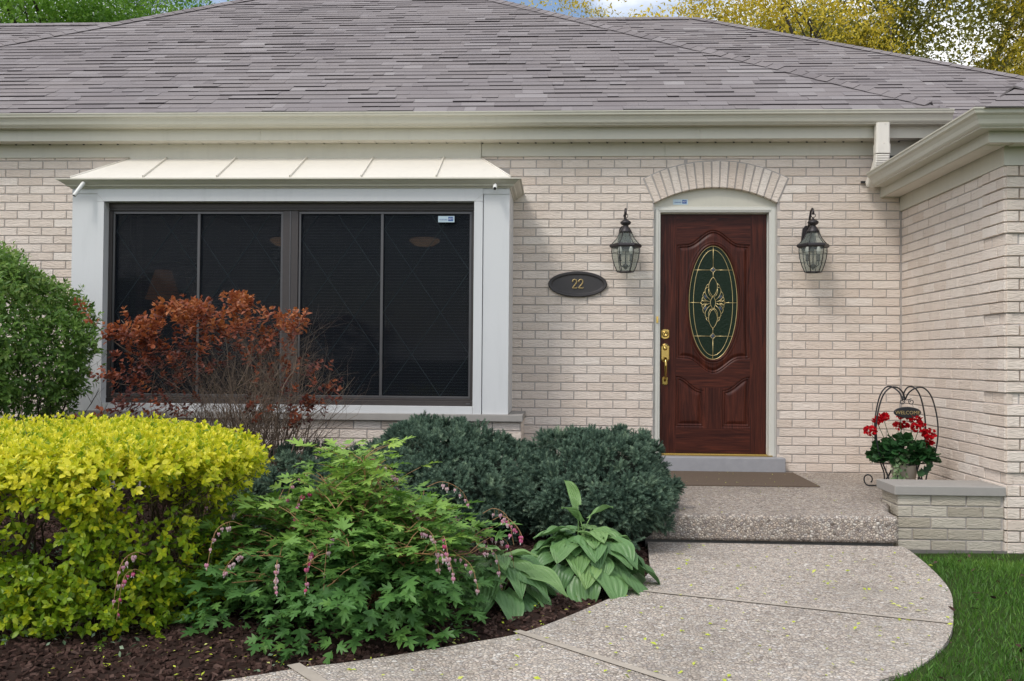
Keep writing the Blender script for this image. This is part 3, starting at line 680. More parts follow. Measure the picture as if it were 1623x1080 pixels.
for (a, b) in ((x0+.046, -2.710), (-2.690, -2.080), (-1.930, -1.332), (-1.312, x1-.040)):
    sc = MB(); sc.box((a, Yf+.014, z0+.070), (b, Yf+.0145, 1.074)); hp(sc, 'screen', MAT['screen'], bw)
    gl = MB(); gl.box((a-.01, Yf+.040, z0+.06), (b+.01, Yf+.044, 1.08)); hp(gl, 'pane', MAT['winglass'], bw)
    gr = MB(); w = b-a; h = 1.074-z0-.07; dx = w/1.5; dz = dx*1.45; zz0 = z0+.07
    for sgn in (1, -1):
        c_ = -6*dz
        while c_ < 8*dz:                      # lines z = sgn*(dz/dx)*x + c_
            m_ = sgn*dz/dx; pts = []
            for X in (0, w):
                Z = m_*X+c_
                if 0 <= Z <= h: pts.append((X, Z))
            for Z in (0, h):
                X = (Z-c_)/m_
                if 0 < X < w: pts.append((X, Z))
            if len(pts) >= 2: gr.tube([(a+pts[0][0], Yf+.034, zz0+pts[0][1]), (a+pts[1][0], Yf+.034, zz0+pts[1][1])], .0028, 4, smooth=False)
            c_ += dz
    hp(gr, 'grille', MAT['grille'], bw)
bl = MB(); z = -.30
while z < 1.12:
    for (a, b) in ((-3.36, -2.07), (-1.94, -.66)):
        bl.add([(a, -.405, z), (b, -.405, z), (b, -.383, z+.0065), (a, -.383, z+.0065)], [(0, 1, 2, 3)])
        
    z += .0215
for x in (-3.1, -2.72, -2.3, -1.7, -1.31, -.9): bl.box((x, -.408, -.30), (x+.002, -.407, 1.12))
hp(bl, 'blind', MAT['blind'], bw)
rm = MB(); a = (-3.44, -.41, -.36); b = (-.57, 2.6, 1.40)
V = [(a[0],-.02,a[2]),(b[0],-.02,a[2]),(b[0],b[1],a[2]),(a[0],b[1],a[2]),(a[0],-.02,b[2]),(b[0],-.02,b[2]),(b[0],b[1],b[2]),(a[0],b[1],b[2])]
rm.add(V, [(0, 1, 2, 3), (4, 7, 6, 5), (1, 5, 6, 2), (3, 2, 6, 7), (0, 3, 7, 4)])
rm.box((-3.44, -.438, -.40), (-.57, -.02, -.36)); rm.box((-3.44, -.438, 1.25), (-.57, -.02, 1.29)); hp(rm, 'room', MAT['room'])
st = MB(); st.box((-.905, -.5145, 1.010), (-.785, -.5135, 1.056)); sk = hp(st, 'sticker', MAT['sticker'], bw)
def text_mesh(name, body, size, loc, mat, parent, depth=.0004, sx=1.0, rot=None, world=True):
    c = bpy.data.curves.new('text_curve', 'FONT'); c.body = body; c.size = size; c.extrude = depth; c.resolution_u = 3; c.align_x = 'CENTER'; c.align_y = 'CENTER'
    to = bpy.data.objects.new('text_tmp', c); me = bpy.data.meshes.new_from_object(to); bpy.data.objects.remove(to); bpy.data.curves.remove(c)
    me.name = name
    R = rot or Matrix.Rotation(PI/2, 4, 'X')
    L = Vector(loc)-(ORG if world else Vector())
    me.transform(Matrix.Translation(L) @ R @ Matrix.Diagonal((sx, 1, 1, 1))); me.materials.clear(); me.materials.append(mat)
    o = bpy.data.objects.new(name, me); C.objects.link(o); o.parent = parent; return o
def sticker_marks(x0, x1, z0, z1, y, parent):
    h = z1-z0; w = x1-x0
    b = MB(); b.box((x0+w*.62, y-.0012, z0+h*.2), (x0+w*.92, y-.0004, z0+h*.86)); hp(b, 'emblem', MAT['blue'], parent)
    text_mesh('lettering', 'ADT', h*.42, (x0+w*.77, y-.0016, z0+h*.53), MAT['whiteplastic'], parent, sx=.85)
    text_mesh('lettering', 'MONITORED', h*.28, (x0+w*.33, y-.0010, z0+h*.40), MAT['blue'], parent, sx=.78)
sticker_marks(-.905, -.785, 1.010, 1.056, -.5145, bw)

# ================================================================== front door
YD = .085
dz_top, dz_bot, dxl, dxr = 1.160, -.712, .781, 1.604
def sdf_poly(X, Y, poly):
    P = poly+[poly[0]]; d = seg_dist(X, Y, P); return np.where(inside(X, Y, poly), d, -d)
def scoop(x, a): t = min(1, abs(x)/a); return .5-.5*math.cos(PI*t)
def upper_outline():
    pts = []; w = .284
    xs = np.linspace(-.215, .215, 40)
    pts.append((-w, .242)); pts += [(x, .124+.114*scoop(x, .215)) for x in xs]; pts.append((w, .242))
    pts.append((w, 1.133)); pts += [(x, 1.250-.114*scoop(x, .215)) for x in xs[::-1]]; pts.append((-w, 1.133))
    return pts
def lower_outline(s):
    pts = [(-.288, 1.274)]+[(-.288+.012+.190*t, 1.276+.104*(.5-.5*math.cos(PI*t))) for t in np.linspace(0, 1, 22)]+[(-.074, 1.384), (-.074, 1.668), (-.288, 1.668)]
    return [(s*x, y) for x, y in pts]
ocx, ocy, oa, ob = 0.0, .694, .188, .446
nx, nz_ = 207, 470
xs = np.linspace(0, dxr-dxl, nx)-(dxr-dxl)/2; ys = np.linspace(0, dz_top-dz_bot, nz_)
XX, YY = np.meshgrid(xs, ys)
def prof(d):     # height towards the viewer as a function of distance inside the outline
    xp = [-1, 0, .004, .011, .016, .021, .040, .046, 1]; fp = [0, 0, -.008, -.002, -.004, -.012, -.003, -.001, -.001]
    return np.interp(d, xp, fp)
H = prof(sdf_poly(XX, YY, upper_outline()))
for s_ in (-1, 1): H = H+prof(sdf_poly(XX, YY, lower_outline(s_)))
rr = np.sqrt((XX/oa)**2+((YY-ocy)/ob)**2); ang = np.arctan2(YY-ocy, XX)
gradl = np.sqrt((XX/oa**2)**2+((YY-ocy)/ob**2)**2)/np.maximum(rr, 1e-6); ed = (rr-1)/np.maximum(gradl, 1e-6)
H = H+np.interp(ed, [-1, 0, .003, .010, .017, .022, .030, .038, 1], [-.012, -.012, .002, .010, .008, -.001, .004, 0, 0])
cxd = (dxl+dxr)/2
V = np.stack([XX+cxd, YD-H, dz_top-YY], -1).reshape(-1, 3)
# grain: rails level, stiles upright
def quads():
    i, j = np.meshgrid(np.arange(nx-1), np.arange(nz_-1)); a = j*nx+i
    return np.stack([a, a+nx, a+nx+1, a+1], -1).reshape(-1, 4)
Q = quads(); fx = (XX[:-1, :-1]+XX[1:, 1:]).ravel()/2; fy = (YY[:-1, :-1]+YY[1:, 1:]).ravel()/2; fe = ed[:-1, :-1].ravel()
ups = sdf_poly(fx, fy, upper_outline()); lo_ = np.maximum(sdf_poly(fx, fy, lower_outline(1)), sdf_poly(fx, fy, lower_outline(-1)))
g = np.zeros(len(Q)); mid = np.abs(fx) < .289
g[mid & (ups < 0) & (fy < .26)] = 1; g[mid & (fy > 1.68)] = 1; g[mid & (ups < 0) & (lo_ < 0) & (fy > 1.1) & (fy < 1.36)] = 1
keep = fe > -.004
door = MB(); door.v.append(V); door.n = len(V); Q = Q[keep]; door.lo.append(Q.ravel()); door.lt.append(np.full(len(Q), 4)); door.rn.append(g[keep]); door.mi.append(np.zeros(len(Q))); door.sm.append(np.ones(len(Q)))
door.box((dxl, YD+.012, dz_bot), (dxl+.2, YD+.045, dz_top)); door.box((dxr-.2, YD+.012, dz_bot), (dxr, YD+.045, dz_top)); door.box((dxl+.2, YD+.013, dz_top-.2), (dxr-.2, YD+.045, dz_top)); door.box((dxl+.2, YD+.013, dz_bot), (dxr-.2, YD+.045, dz_top-1.2))
for (a, b) in (((dxl, YD, dz_bot), (dxl+.0005, YD+.013, dz_top)), ((dxr-.0005, YD, dz_bot), (dxr, YD+.013, dz_top))): door.box(a, b)
dr = hp(door, 'door', MAT['wood'], label='dark red wooden door with an oval leaded glass light')
def D(dx, dy, y=0.0): return (cxd+dx, YD+.0095-y, dz_top-dy)
gl = MB(); m = 64
gl.add([D(0, ocy, 0)]+[D(.192*math.cos(2*PI*i/m), ocy+.45*math.sin(2*PI*i/m), 0) for i in range(m)], [(0, 1+(i+1) % m, 1+i) for i in range(m)], .5)
hp(gl, 'door_glass', MAT['doorglass'], dr)
cm = MB(); R_ = .0021; bvs = []
def came(pts, closed=False, r=R_): cm.tube([D(x, y, .002) for x, y in pts], r, 6, closed=closed)
def ell(cx_, cy_, a, b, t0=0, t1=2*PI, n=60): return [(cx_+a*math.cos(t0+(t1-t0)*i/n), cy_+b*math.sin(t0+(t1-t0)*i/n)) for i in range(n+(0 if t1-t0 > 6.2 else 1))]
came(ell(0, ocy, .153, .415), True); came(ell(0, ocy, .187, .445), True, .0026)
def hspan(y): q = math.sqrt(max(0, 1-((y-ocy)/ob)**2)); return oa*q
YA, YBt = .437, .957
for y in (YA, YBt): w = hspan(y); came([(-w, y), (-.018, y)]); came([(.018, y), (w, y)])
w = hspan(ocy); came([(-w, ocy), (-.085, ocy)]); came([(.085, ocy), (w, ocy)])
came([(0, ocy-ob), (0, YA-.022)]); came([(0, YBt+.022), (0, ocy+ob)]); came([(0, YA+.022), (0, ocy-.195)]); came([(0, ocy+.195), (0, YBt-.022)])
for y in (YA, YBt):          # concave star jewels
    k = 6; P = []
    for (a0, ox, oy) in ((0, .022, .022), (1, -.022, .022), (2, -.022, -.022), (3, .022, -.022)):
        st_ = {0: PI*1.5, 1: 0, 2: PI*.5, 3: PI}[a0]
        for i in range(k): t = st_-(PI/2)*i/k; P.append((ox+.022*math.cos(t)*-1 if False else ox+.0215*math.cos(t), y+oy+.0215*math.sin(t)))
    S_ = [(.022, 0), (.009, .009), (0, .022), (-.009, .009), (-.022, 0), (-.009, -.009), (0, -.022), (.009, -.009)]
    P = [(x*1.15, y+z*1.15) for x, z in S_]; came(P, True)
    bv = MB(); bvs.append(bv); bv.add([D(0, y, .006)]+[D(x, q, .001) for x, q in P], [(0, 1+(i+1) % 8, 1+i) for i in range(8)])
# centre: slim lozenge ringed by petals
def lens(w, h, x0=0, y0=0, n=10): return [(x0+w*math.sin(PI*i/n)**.9, y0-h+2*h*i/n) for i in range(n)]+[(x0-w*math.sin(PI*i/n)**.9, y0+h-2*h*i/n) for i in range(n)]
came(lens(.020, .052, 0, ocy), True)
for s1 in (-1, 1):
    came([(s1*.034*math.sin(PI*i/12)**.8 if True else 0, ocy-.202+(.155)*i/12) for i in range(13)]); came([(s1*.034*math.sin(PI*i/12)**.8, ocy+.202-.155*i/12) for i in range(13)])
    for s2 in (-1, 1):
        def arc(pts): came([(s1*x, ocy+s2*y) for x, y in pts])
        arc([(.034, -.120), (.052, -.120), (.062, -.100), (.060, -.075), (.045, -.045), (.020, -.020)])
        arc([(.030, -.150), (.046, -.140), (.054, -.122)])
        arc([(.060, -.088), (.074, -.078), (.080, -.055), (.070, -.032), (.050, -.014), (.024, -.006)])
        arc([(.078, -.045), (.085, -.034), (.086, -.020), (.076, -.012), (.060, -.004)])
        arc([(.052, -.004), (.062, -.016), (.082, -.018), (.098, 0)])
        arc([(.010, -.045), (.026, -.060), (.036, -.085), (.034, -.110)])
        P = [(s1*x, ocy+s2*y) for x, y in ((.040, -.040), (.058, -.060), (.073, -.055), (.060, -.026))]; mcx = sum(p[0] for p in P)/4; mcy = sum(p[1] for p in P)/4
        bv = MB(); bvs.append(bv); bv.add([D(mcx, mcy, .004)]+[D(x, q, .001) for x, q in P], [(0, 1+(i+1) % 4, 1+i) if s1*s2 > 0 else (0, 1+i, 1+(i+1) % 4) for i in range(4)])
hp(cm, 'came', MAT['came'], dr)
for bv in bvs: hp(bv, 'glass_jewel', MAT['bevelglass'], dr)
# hardware
def plate(mb, cx_, zc_, w, h, y, t=.006):
    w, h = w/2, h/2; P = [(-w, -h*.72), (-w*.82, -h*.78), (-w*.55, -h*.92), (0, -h), (w*.55, -h*.92), (w*.82, -h*.78), (w, -h*.72), (w, h*.72), (w*.82, h*.78), (w*.55, h*.92), (0, h), (-w*.55, h*.92), (-w*.82, h*.78), (-w, h*.72)]
    n = len(P); V = [(cx_+x, y, zc_+z) for x, z in P]+[(cx_+x, y-t*.5, zc_+z) for x, z in P]+[(cx_+x*.82, y-t, zc_+z*.86) for x, z in P]
    mb.add(V, [tuple(range(2*n, 3*n))]+[(i, (i+1) % n, n+(i+1) % n, n+i) for i in range(n)]+[(n+i, n+(i+1) % n, 2*n+(i+1) % n, 2*n+i) for i in range(n)])
hx = .819
dl = MB(); plate(dl, hx, .216, .064, .082, YD, .009)
dl.v.append(np.zeros((0, 3))); 
def ycyl(mb, x, y, z, prof, n=20):
    V = [(x+r*math.cos(2*PI*k/n), y-h, z+r*math.sin(2*PI*k/n)) for r, h in prof for k in range(n)]; m = len(prof)
    mb.add(V, [(i*n+k, i*n+(k+1) % n, (i+1)*n+(k+1) % n, (i+1)*n+k) for i in range(m-1) for k in range(n)]+[tuple((m-1)*n+k for k in range(n))], .5, 0, True)
ycyl(dl, hx, YD, .216, [(.026, .008), (.025, .016), (.020, .022), (.012, .024), (.011, .019), (.0, .019)])
hp(dl, 'deadbolt', MAT['brass'], dr)
hd = MB(); plate(hd, hx, .068, .066, .150, YD, .010); plate(hd, hx, -.150, .046, .070, YD, .009)
ycyl(hd, hx, YD, .105, [(.018, .009), (.017, .018), (.010, .024), (0, .025)])
hd.box((hx-.011, YD-.062, .034), (hx+.011, YD-.008, .040))
hd.tube([(hx, YD-.008, .020), (hx, YD-.040, .022), (hx, YD-.058, .004), (hx, YD-.064, -.03), (hx, YD-.060, -.075), (hx, YD-.050, -.110), (hx, YD-.036, -.135), (hx, YD-.008, -.148)], [.010, .012, .013, .012, .0095, .0075, .008, .010], 12)
hp(hd, 'handle', MAT['brass'], dr)
# frame, tympanum, threshold
df = MB()
for s_, xa, xb in ((1, DX0+.001, .772), (-1, 1.613, DX1-.001)):
    df.box((xa, .028, -.728), (xb, .11, 1.165+.046))
    lo2, hi2 = (xa+.012, xb-.014) if s_ > 0 else (xa+.014, xb-.012); df.box((lo2, .022, -.728), (hi2, .028, 1.19))
df.box((.772, .028, 1.168), (1.613, .11, 1.211)); df.box((.760, .022, 1.180), (1.625, .028, 1.198))
df.box((.772, .074, -.728), (.779, .115, 1.168)); df.box((1.606, .074, -.728), (1.613, .115, 1.168)); df.box((.779, .074, 1.1615), (1.606, .115, 1.168))
fo = hp(df, 'door_frame', MAT['doorwhite'], bevel=.002)
tp = MB(); P = [(DX0, 1.211), (DX1, 1.211)]+[(DX1-(DX1-DX0)*i/24, arc_z(DX1-(DX1-DX0)*i/24)+.02) for i in range(25)]; tp.prism(P, .032, .11); hp(tp, 'arched_panel', MAT['cream'], fo)
st = MB(); st.box((.870, .0305, 1.228), (.985, .0315, 1.270)); hp(st, 'sticker', MAT['sticker'], fo); sticker_marks(.870, .985, 1.228, 1.270, .0300, fo)
ds = MB(); ds.box((.772, .01, -.728), (1.640, .10, -.719)); ds.box((.779, .045, -.719), (1.606, .12, -.7125)); hp(ds, 'threshold', MAT['brass'], fo)
dk = MB(); dk.box((.66, -.098, -.8415), (1.716, .10, -.7285)); hp(dk, 'door_step', MAT['cement'], bevel=.006)
bk = MB(); bk.box((.79, .135, -.73), (1.60, .14, 1.17)); hp(bk, 'door_backing', MAT['room'])
bp_ = MB(); bp_.box((.743, .016, .302), (.759, .0215, .352)); bp_.box((.747, .012, .318), (.755, .016, .336)); hp(bp_, 'doorbell', MAT['brass'], fo)
# ================================================================== low porch wall
lw = empty('porch_wall', (2.3, -1.6, -1.1), 0, 'low weathered brick wall with grey stone cap at the right end of the porch step', 'low wall')
def part(mb, name, mat, root, bevel=0, label=None):
    o = mb.build(name, mat, root, bevel, shift=tuple(root.location)); 
    if label: o['label'] = label
    return o
m1 = MB(); zl = lambda k: -.770-.0664*k
rows(m1, (0, -1.719, 0), (1, 0, 0), (0, -1, 0), 1.992, 2.600, range(0, 5), (2.182, 2.075), zf=zl, h=.0664, pro=.008)
rows(m1, (1.998, 0, 0), (0, 1, 0), (-1, 0, 0), -1.712, -1.45, range(0, 5), (-1.71, -1.61), zf=zl, h=.0664, pro=.008)
part(m1, 'brickwork', MAT['brick_low'], lw)
m1 = MB(); m1.box((1.998, -1.719, -1.10), (2.603, -1.445, -.770)); part(m1, 'mortar', MAT['mortar'], lw)
m1 = MB(); m1.box((1.966, -1.748, -.7725), (2.604, -1.418, -.7185)); part(m1, 'cap', MAT['stone'], lw, bevel=.004)

# ================================================================== door mat
dm = MB()
dm.add([(.80,-.10,-.8405),(1.765,-.104,-.8405),(1.758,-.905,-.8405),(.80,-.93,-.8405),(.80,-.10,-.833),(1.765,-.104,-.833),(1.758,-.905,-.833),(.80,-.93,-.833)], [(4,7,6,5),(0,1,5,4),(1,2,6,5),(2,3,7,6),(3,0,4,7)])
tag(dm.build('door_mat', MAT['mat'], shift=None), 'thin brown rectangular mat on the step before the front door', 'door mat')

# ================================================================== oval house number
pq = empty('house_number_plaque', (.129, -.014, .598), 0, 'dark oval plaque with raised gold number 22 on the brick wall between window and door', 'number plaque')
pb = MB(); n = 56
def ering(a, b, y): return [(a*math.cos(2*PI*i/n), y, b*math.sin(2*PI*i/n)) for i in range(n)]
V = ering(.229, .101, 0)+ering(.229, .101, -.012)+ering(.222, .094, -.017)+ering(.205, .080, -.016)+ering(.197, .074, -.010)+ering(.190, .067, -.009)+ering(.186, .064, -.009)
pb.add(V, [(j*n+i, j*n+(i+1) % n, (j+1)*n+(i+1) % n, (j+1)*n+i) for j in range(6) for i in range(n)]+[tuple(range(6*n, 7*n))], .5, 0, False)
pb.build('plate', MAT['plaque'], pq)
def two():
    pts = [(-.0165, .018), (-.0155, .026), (-.008, .0345), (.002, .036), (.012, .031), (.016, .021), (.013, .009), (.004, -.005), (-.008, -.018), (-.016, -.030)]
    base = [(-.0165, -.031), (-.002, -.0300), (.010, -.031), (.0175, -.031), (.018, -.022)]
    return pts, base
for cx_ in (-.0235, .0245):
    nb = MB(); a, b = two()
    nb.tube([(cx_+x, -.0135, z) for x, z in a], [.0062, .0056, .0050, .0048, .0054, .0062, .0060, .0054, .0052, .0056], 6, smooth=False)
    nb.tube([(cx_+x, -.0135, z) for x, z in b], [.0044, .0044, .0046, .0042, .0028], 6, smooth=False); nb.lathe([(0, -.005), (.005, -.003), (.0058, 0), (.005, .003), (0, .005)], (cx_-.0150, -.0135, .018), 10)
    nb.build('numeral', MAT['number'], pq)

# ================================================================== wall lanterns
def make_lantern(name, loc, label):
    r = empty(name, loc, 0, label, 'wall lantern', 'carriage lanterns flanking the front door')
    L = lambda mb, nm, mat: mb.build(nm, mat, r)
    # local origin: wall plane (y=0), z=0 at the rim; lantern axis at y=-.17
    ay = -.165
    b = MB(); b.prism([(-.045, -.02), (.045, -.02), (.052, .05), (.040, .15), (.022, .175), (-.022, .175), (-.040, .15), (-.052, .05)], -.022, 0); b.prism([(-.034, -.008), (.034, -.008), (.040, .05), (.028, .145), (-.028, .145), (-.040, .05)], -.032, -.022)
    L(b, 'back_plate', MAT['lantern'])
    b = MB(); b.tube([(0, -.025, .135), (0, -.05, .180), (0, -.075, .235), (0, -.105, .278), (0, -.145, .288), (0, -.172, .268), (0, -.170, .238)], [.011, .010, .009, .0085, .0085, .008, .008], 8)
    b.tube([(0, -.025, .10), (0, -.075, .125), (0, -.12, .158)], [.022, .020, .012], 8); L(b, 'arm', MAT['lantern'])
    b = MB(); b.tube([(.016*math.cos(q), ay-.005, .232+.016*math.sin(q)) for q in np.linspace(0, 2*PI, 14)[:-1]], .003, 5, closed=True); L(b, 'hanging_ring', MAT['lantern'])
    b = MB(); b.lathe([(0, .218), (.006, .216), (.008, .206), (.022, .200), (.038, .188), (.042, .178), (.034, .166), (.020, .158), (.022, .150), (.032, .140), (.044, .118), (.050, .104), (.046, .102), (0, .102)], (0, ay, 0), 20); L(b, 'finial', MAT['lantern'])
    H6 = lambda rad, z, ph=0: [(rad*math.cos(PI/3*k), ay+rad*math.sin(PI/3*k)*1.0, z) for k in range(6)]
    b = MB(); V = H6(.046, .104)+H6(.066, .060)+H6(.104, .016); b.add(V, [(j*6+i, (j+1)*6+i, (j+1)*6+(i+1) % 6, j*6+(i+1) % 6) for j in range(2) for i in range(6)], .5, 0); L(b, 'roof_glass', MAT['lampglass'])
    b = MB()
    for k in range(6): b.tube([V[k], V[6+k], V[12+k]], .0032, 5)
    b.tube([V[i] for i in range(6)], .004, 5, closed=True); L(b, 'roof_ribs', MAT['lantern'])
    b = MB(); V = H6(.104, .016)+H6(.116, .016)+H6(.122, .006)+H6(.122, -.004)+H6(.112, -.012)+H6(.100, -.012); m = 6
    b.add(V, [(j*6+i, ((j+1) % m)*6+i, ((j+1) % m)*6+(i+1) % 6, j*6+(i+1) % 6) for j in range(m) for i in range(6)]); L(b, 'rim', MAT['lantern'])
    prof_ = [(.104, -.012), (.105, -.045), (.098, -.095), (.082, -.150), (.062, -.196)]
    b = MB(); V = []
    for rad, z in prof_: V += H6(rad, z)
    b.add(V, [(j*6+i, (j+1)*6+i, (j+1)*6+(i+1) % 6, j*6+(i+1) % 6) for j in range(4) for i in range(6)]); L(b, 'glass', MAT['lampglass'])
    b = MB()
    for k in range(6): b.tube([(rad*math.cos(PI/3*k), ay+rad*math.sin(PI/3*k), z) for rad, z in prof_], .0034, 5)
    for z, rad in ((-.196, .062),): b.tube(H6(rad, z), .0045, 5, closed=True)
    b.tube(H6(.1045, -.052), .0012, 4, closed=True); L(b, 'glazing_bars', MAT['lantern'])
    b = MB(); b.tube([(0, ay, .10), (0, ay, -.165)], .0045, 8); b.lathe([(0, -.18), (.012, -.17), (.022, -.155), (.022, -.145), (.010, -.135), (0, -.13)], (0, ay, 0), 12)
    for s_ in (-1, 1):
        b.tube([(0, ay, -.150), (s_*.022, ay, -.158), (s_*.040, ay, -.140), (s_*.042, ay, -.115)], .0035, 6); b.lathe([(.006, -.115), (.016, -.110), (.013, -.104), (.010, -.10), (.010, -.060), (0, -.060)], (s_*.042, ay, 0), 12)
    L(b, 'candelabra', MAT['lantern'])
    for s_ in (-1, 1):
        b = MB(); b.lathe([(.008, -.060), (.015, -.045), (.017, -.030), (.012, -.010), (.003, .006), (0, .008)], (s_*.042, ay, 0), 12); L(b, 'bulb', MAT['bulb'])
    return r
make_lantern('wall_lantern', (.489, -.006, .877), 'dark metal lantern with clear glass on the wall left of the door')
l2 = make_lantern('wall_lantern', (1.898, -.006, .880), 'dark metal lantern with clear glass on the wall right of the door')

# ================================================================== security cameras on the bay crown
def make_cam(loc, d, length, label):
    r = empty('security_camera', loc, 0, label, 'camera', 'small white cameras on the window crown')
    d = Vector(d).normalized(); b = MB(); b.tube([tuple(-d*.012), (0, 0, 0), tuple(d*length*.94), tuple(d*length)], [.012, .0145, .0145, .0135], 16); b.build('housing', MAT['whiteplastic'], r)
    b = MB(); b.tube([tuple(d*(length-.004)), tuple(d*(length+.002))], .0105, 16); b.build('lens', MAT['black'], r)
    b = MB(); b.tube([(0, 0, 0), (0, .022, .018)], .006, 8); b.build('mount', MAT['whiteplastic'], r)
make_cam((-3.512, -.652, 1.272), (-.42, -.50, -1.0), .115, 'long white tube camera slanting down at the left end of the window crown')
make_cam((-.478, -.655, 1.253), (.03, -.85, -.45), .060, 'short white tube camera facing forward at the right end of the window crown')

# ================================================================== lamp inside
tl = empty('table_lamp', (-3.28, .25, -.35), 0, 'table lamp with warm shade seen dimly behind the leftmost window pane', 'lamp')
b = MB(); b.lathe([(.14, .83), (.065, 1.07)], (0, 0, 0), 24); b.build('lamp_shade', MAT['shade'], tl)
b = MB(); b.lathe([(.07, .42), (.05, .45), (.03, .55), (.06, .66), (.03, .78), (.008, .80), (.008, .86)], (0, 0, 0), 16); b.build('lamp_base', MAT['brass'], tl)
b = MB()
for sx in (-.26, .22):
    for sy in (-.14, .2): b.box((sx, sy, 0), (sx+.04, sy+.04, .40))
b.box((-.30, -.18, .40), (.30, .26, .42)); o = b.build('side_table', MAT['wood'], None, shift=None); o.location = (-3.10, .25, -.35); tag(o, 'small wooden table under the lamp behind the left pane', 'table')
for (x, w, lab) in ((-2.50, .12, 'dim warm ceiling lamp behind the second pane from the left'), (-1.22, .14, 'dim warm ceiling lamp behind the rightmost pane')):
    r = empty('ceiling_lamp', (x, 1.0, 1.06), 0, lab, 'ceiling lamp', 'ceiling lamps inside the room')
    b = MB(); b.lathe([(0, -.05), (w*.6, -.04), (w, .0), (w*.9, .02), (0, .03)], (0, 0, 0), 20); b.build('diffuser', MAT['glow'], r)
    b = MB(); b.tube([(0, 0, .03), (0, 0, .33)], .008, 6); b.build('stem', MAT['bronze'], r)

# ================================================================== plant stand, pot, geranium, ivy
SX, SY = 2.285, -.99
ps = empty('plant_stand', (SX, SY, -.842), 0, 'black wrought iron plant stand with heart shaped back and curled feet', 'plant stand')
def arcpts(pts, k=8):
    P = [Vector(p) for p in pts]; out = []
    for i in range(len(P)-1):
        a, b, c, d = P[max(i-1, 0)], P[i], P[i+1], P[min(i+2, len(P)-1)]
        for j in range(k):
            t = j/k; out.append(tuple(.5*((2*b)+(c-a)*t+(2*a-5*b+4*c-d)*t*t+(3*b-a-3*c+d)*t**3)))
    out.append(tuple(P[-1])); return out
for s_ in (-1, 1):
    for yo, wf in ((-.055, 1.0), (.075, .84)):
        b = MB()
        b.tube(arcpts([(0, yo*.35, .600), (s_*.020*wf, yo*.6, .650), (s_*.065*wf, yo, .684), (s_*.115*wf, yo, .678), (s_*.160*wf, yo, .620), (s_*.192*wf, yo, .500), (s_*.200*wf, yo, .385), (s_*.185*wf, yo, .270), (s_*.150*wf, yo, .165), (s_*.128*wf, yo, .110), (s_*.115*wf, yo*1.3, .05), (s_*.118*wf, yo*1.8, .012)], 6), .0052, 6)
        b.build('hoop', MAT['black'], ps)
    b = MB(); c = []
    for q in np.linspace(0, 1, 26): a = PI*.5+s_*q*PI*2.6; rr_ = .020*(1-q*.65); c.append((s_*.030+rr_*math.cos(a)*1.0, -.05, .592-.002+rr_*math.sin(a)))
    b.tube([(s_*.004, -.03, .600)]+c, .0030, 5); b.build('scroll', MAT['black'], ps)
for (dx, dy) in ((-.22, -.25), (.20, -.22), (-.16, .19), (.17, .19)):
    b = MB(); L_ = math.hypot(dx, dy); ux, uy = dx/L_, dy/L_; P = [(ux*.085, uy*.085, .175), (ux*.10, uy*.10, .11), (ux*.14, uy*.14, .05), (ux*.20, uy*.20, .012)]
    cc = [(L_+.04-.10*0, 0)]; pts = arcpts(P, 6)
    for q in np.linspace(0, 1, 22): a = -PI*.5+q*PI*1.75; rr_ = .042*(1-.45*q); d_ = .26+rr_*math.cos(a); pts.append((ux*d_, uy*d_, .046+rr_*math.sin(a)))
    b.tube(pts, .0050, 6); b.build('foot', MAT['black'], ps)
b = MB(); b.tube([(.094*math.cos(q), .094*math.sin(q), .178) for q in np.linspace(0, 2*PI, 33)[:-1]], .0045, 6, closed=True); b.tube([(-.20, -.02, .185), (-.095, 0, .178)], .004, 5); b.tube([(.18, -.02, .185), (.095, 0, .178)], .004, 5); b.build('pot_ring', MAT['black'], ps)
b = MB(); n = 40; V = [(.088*math.cos(2*PI*i/n), -.056, .520+.037*math.sin(2*PI*i/n)) for i in range(n)]+[(.088*math.cos(2*PI*i/n), -.064, .520+.037*math.sin(2*PI*i/n)) for i in range(n)]+[(.080*math.cos(2*PI*i/n), -.066, .520+.030*math.sin(2*PI*i/n)) for i in range(n)]
b.add(V, [tuple(range(2*n, 3*n)), tuple(range(n))[::-1]]+[(j*n+i, j*n+(i+1) % n, (j+1)*n+(i+1) % n, (j+1)*n+i) for j in range(2) for i in range(n)]); sgn_ = b.build('sign', MAT['black'], ps)
for s_ in (-1, 1):
    b = MB(); b.tube([(s_*.04, -.058, .552), (s_*.036, -.05, .575)], .0012, 4); b.build('sign_chain', MAT['black'], ps)
t_ = text_mesh('lettering', 'WELCOME', .033, (0, -.0675, .518), MAT['number'], sgn_, .0008, 1.0, world=False)
pt = empty('flower_pot', (SX, SY, -.842), 0, 'beige round pot with thick rim held in the iron stand', 'flower pot')
b = MB(); b.lathe([(.058, .012), (.062, .010), (.084, .165), (.088, .170), (.0875, .176), (.092, .180), (.095, .205), (.0965, .212), (.094, .216), (.086, .214), (.083, .195), (.0, .190)], (0, 0, 0), 36); b.build('pot_body', MAT['terra'], pt)
b = MB(); b.lathe([(.0, .192), (.083, .194), (.083, .196), (0, .205)], (0, 0, 0), 20); b.build('pot_soil', MAT['soil'], pt)

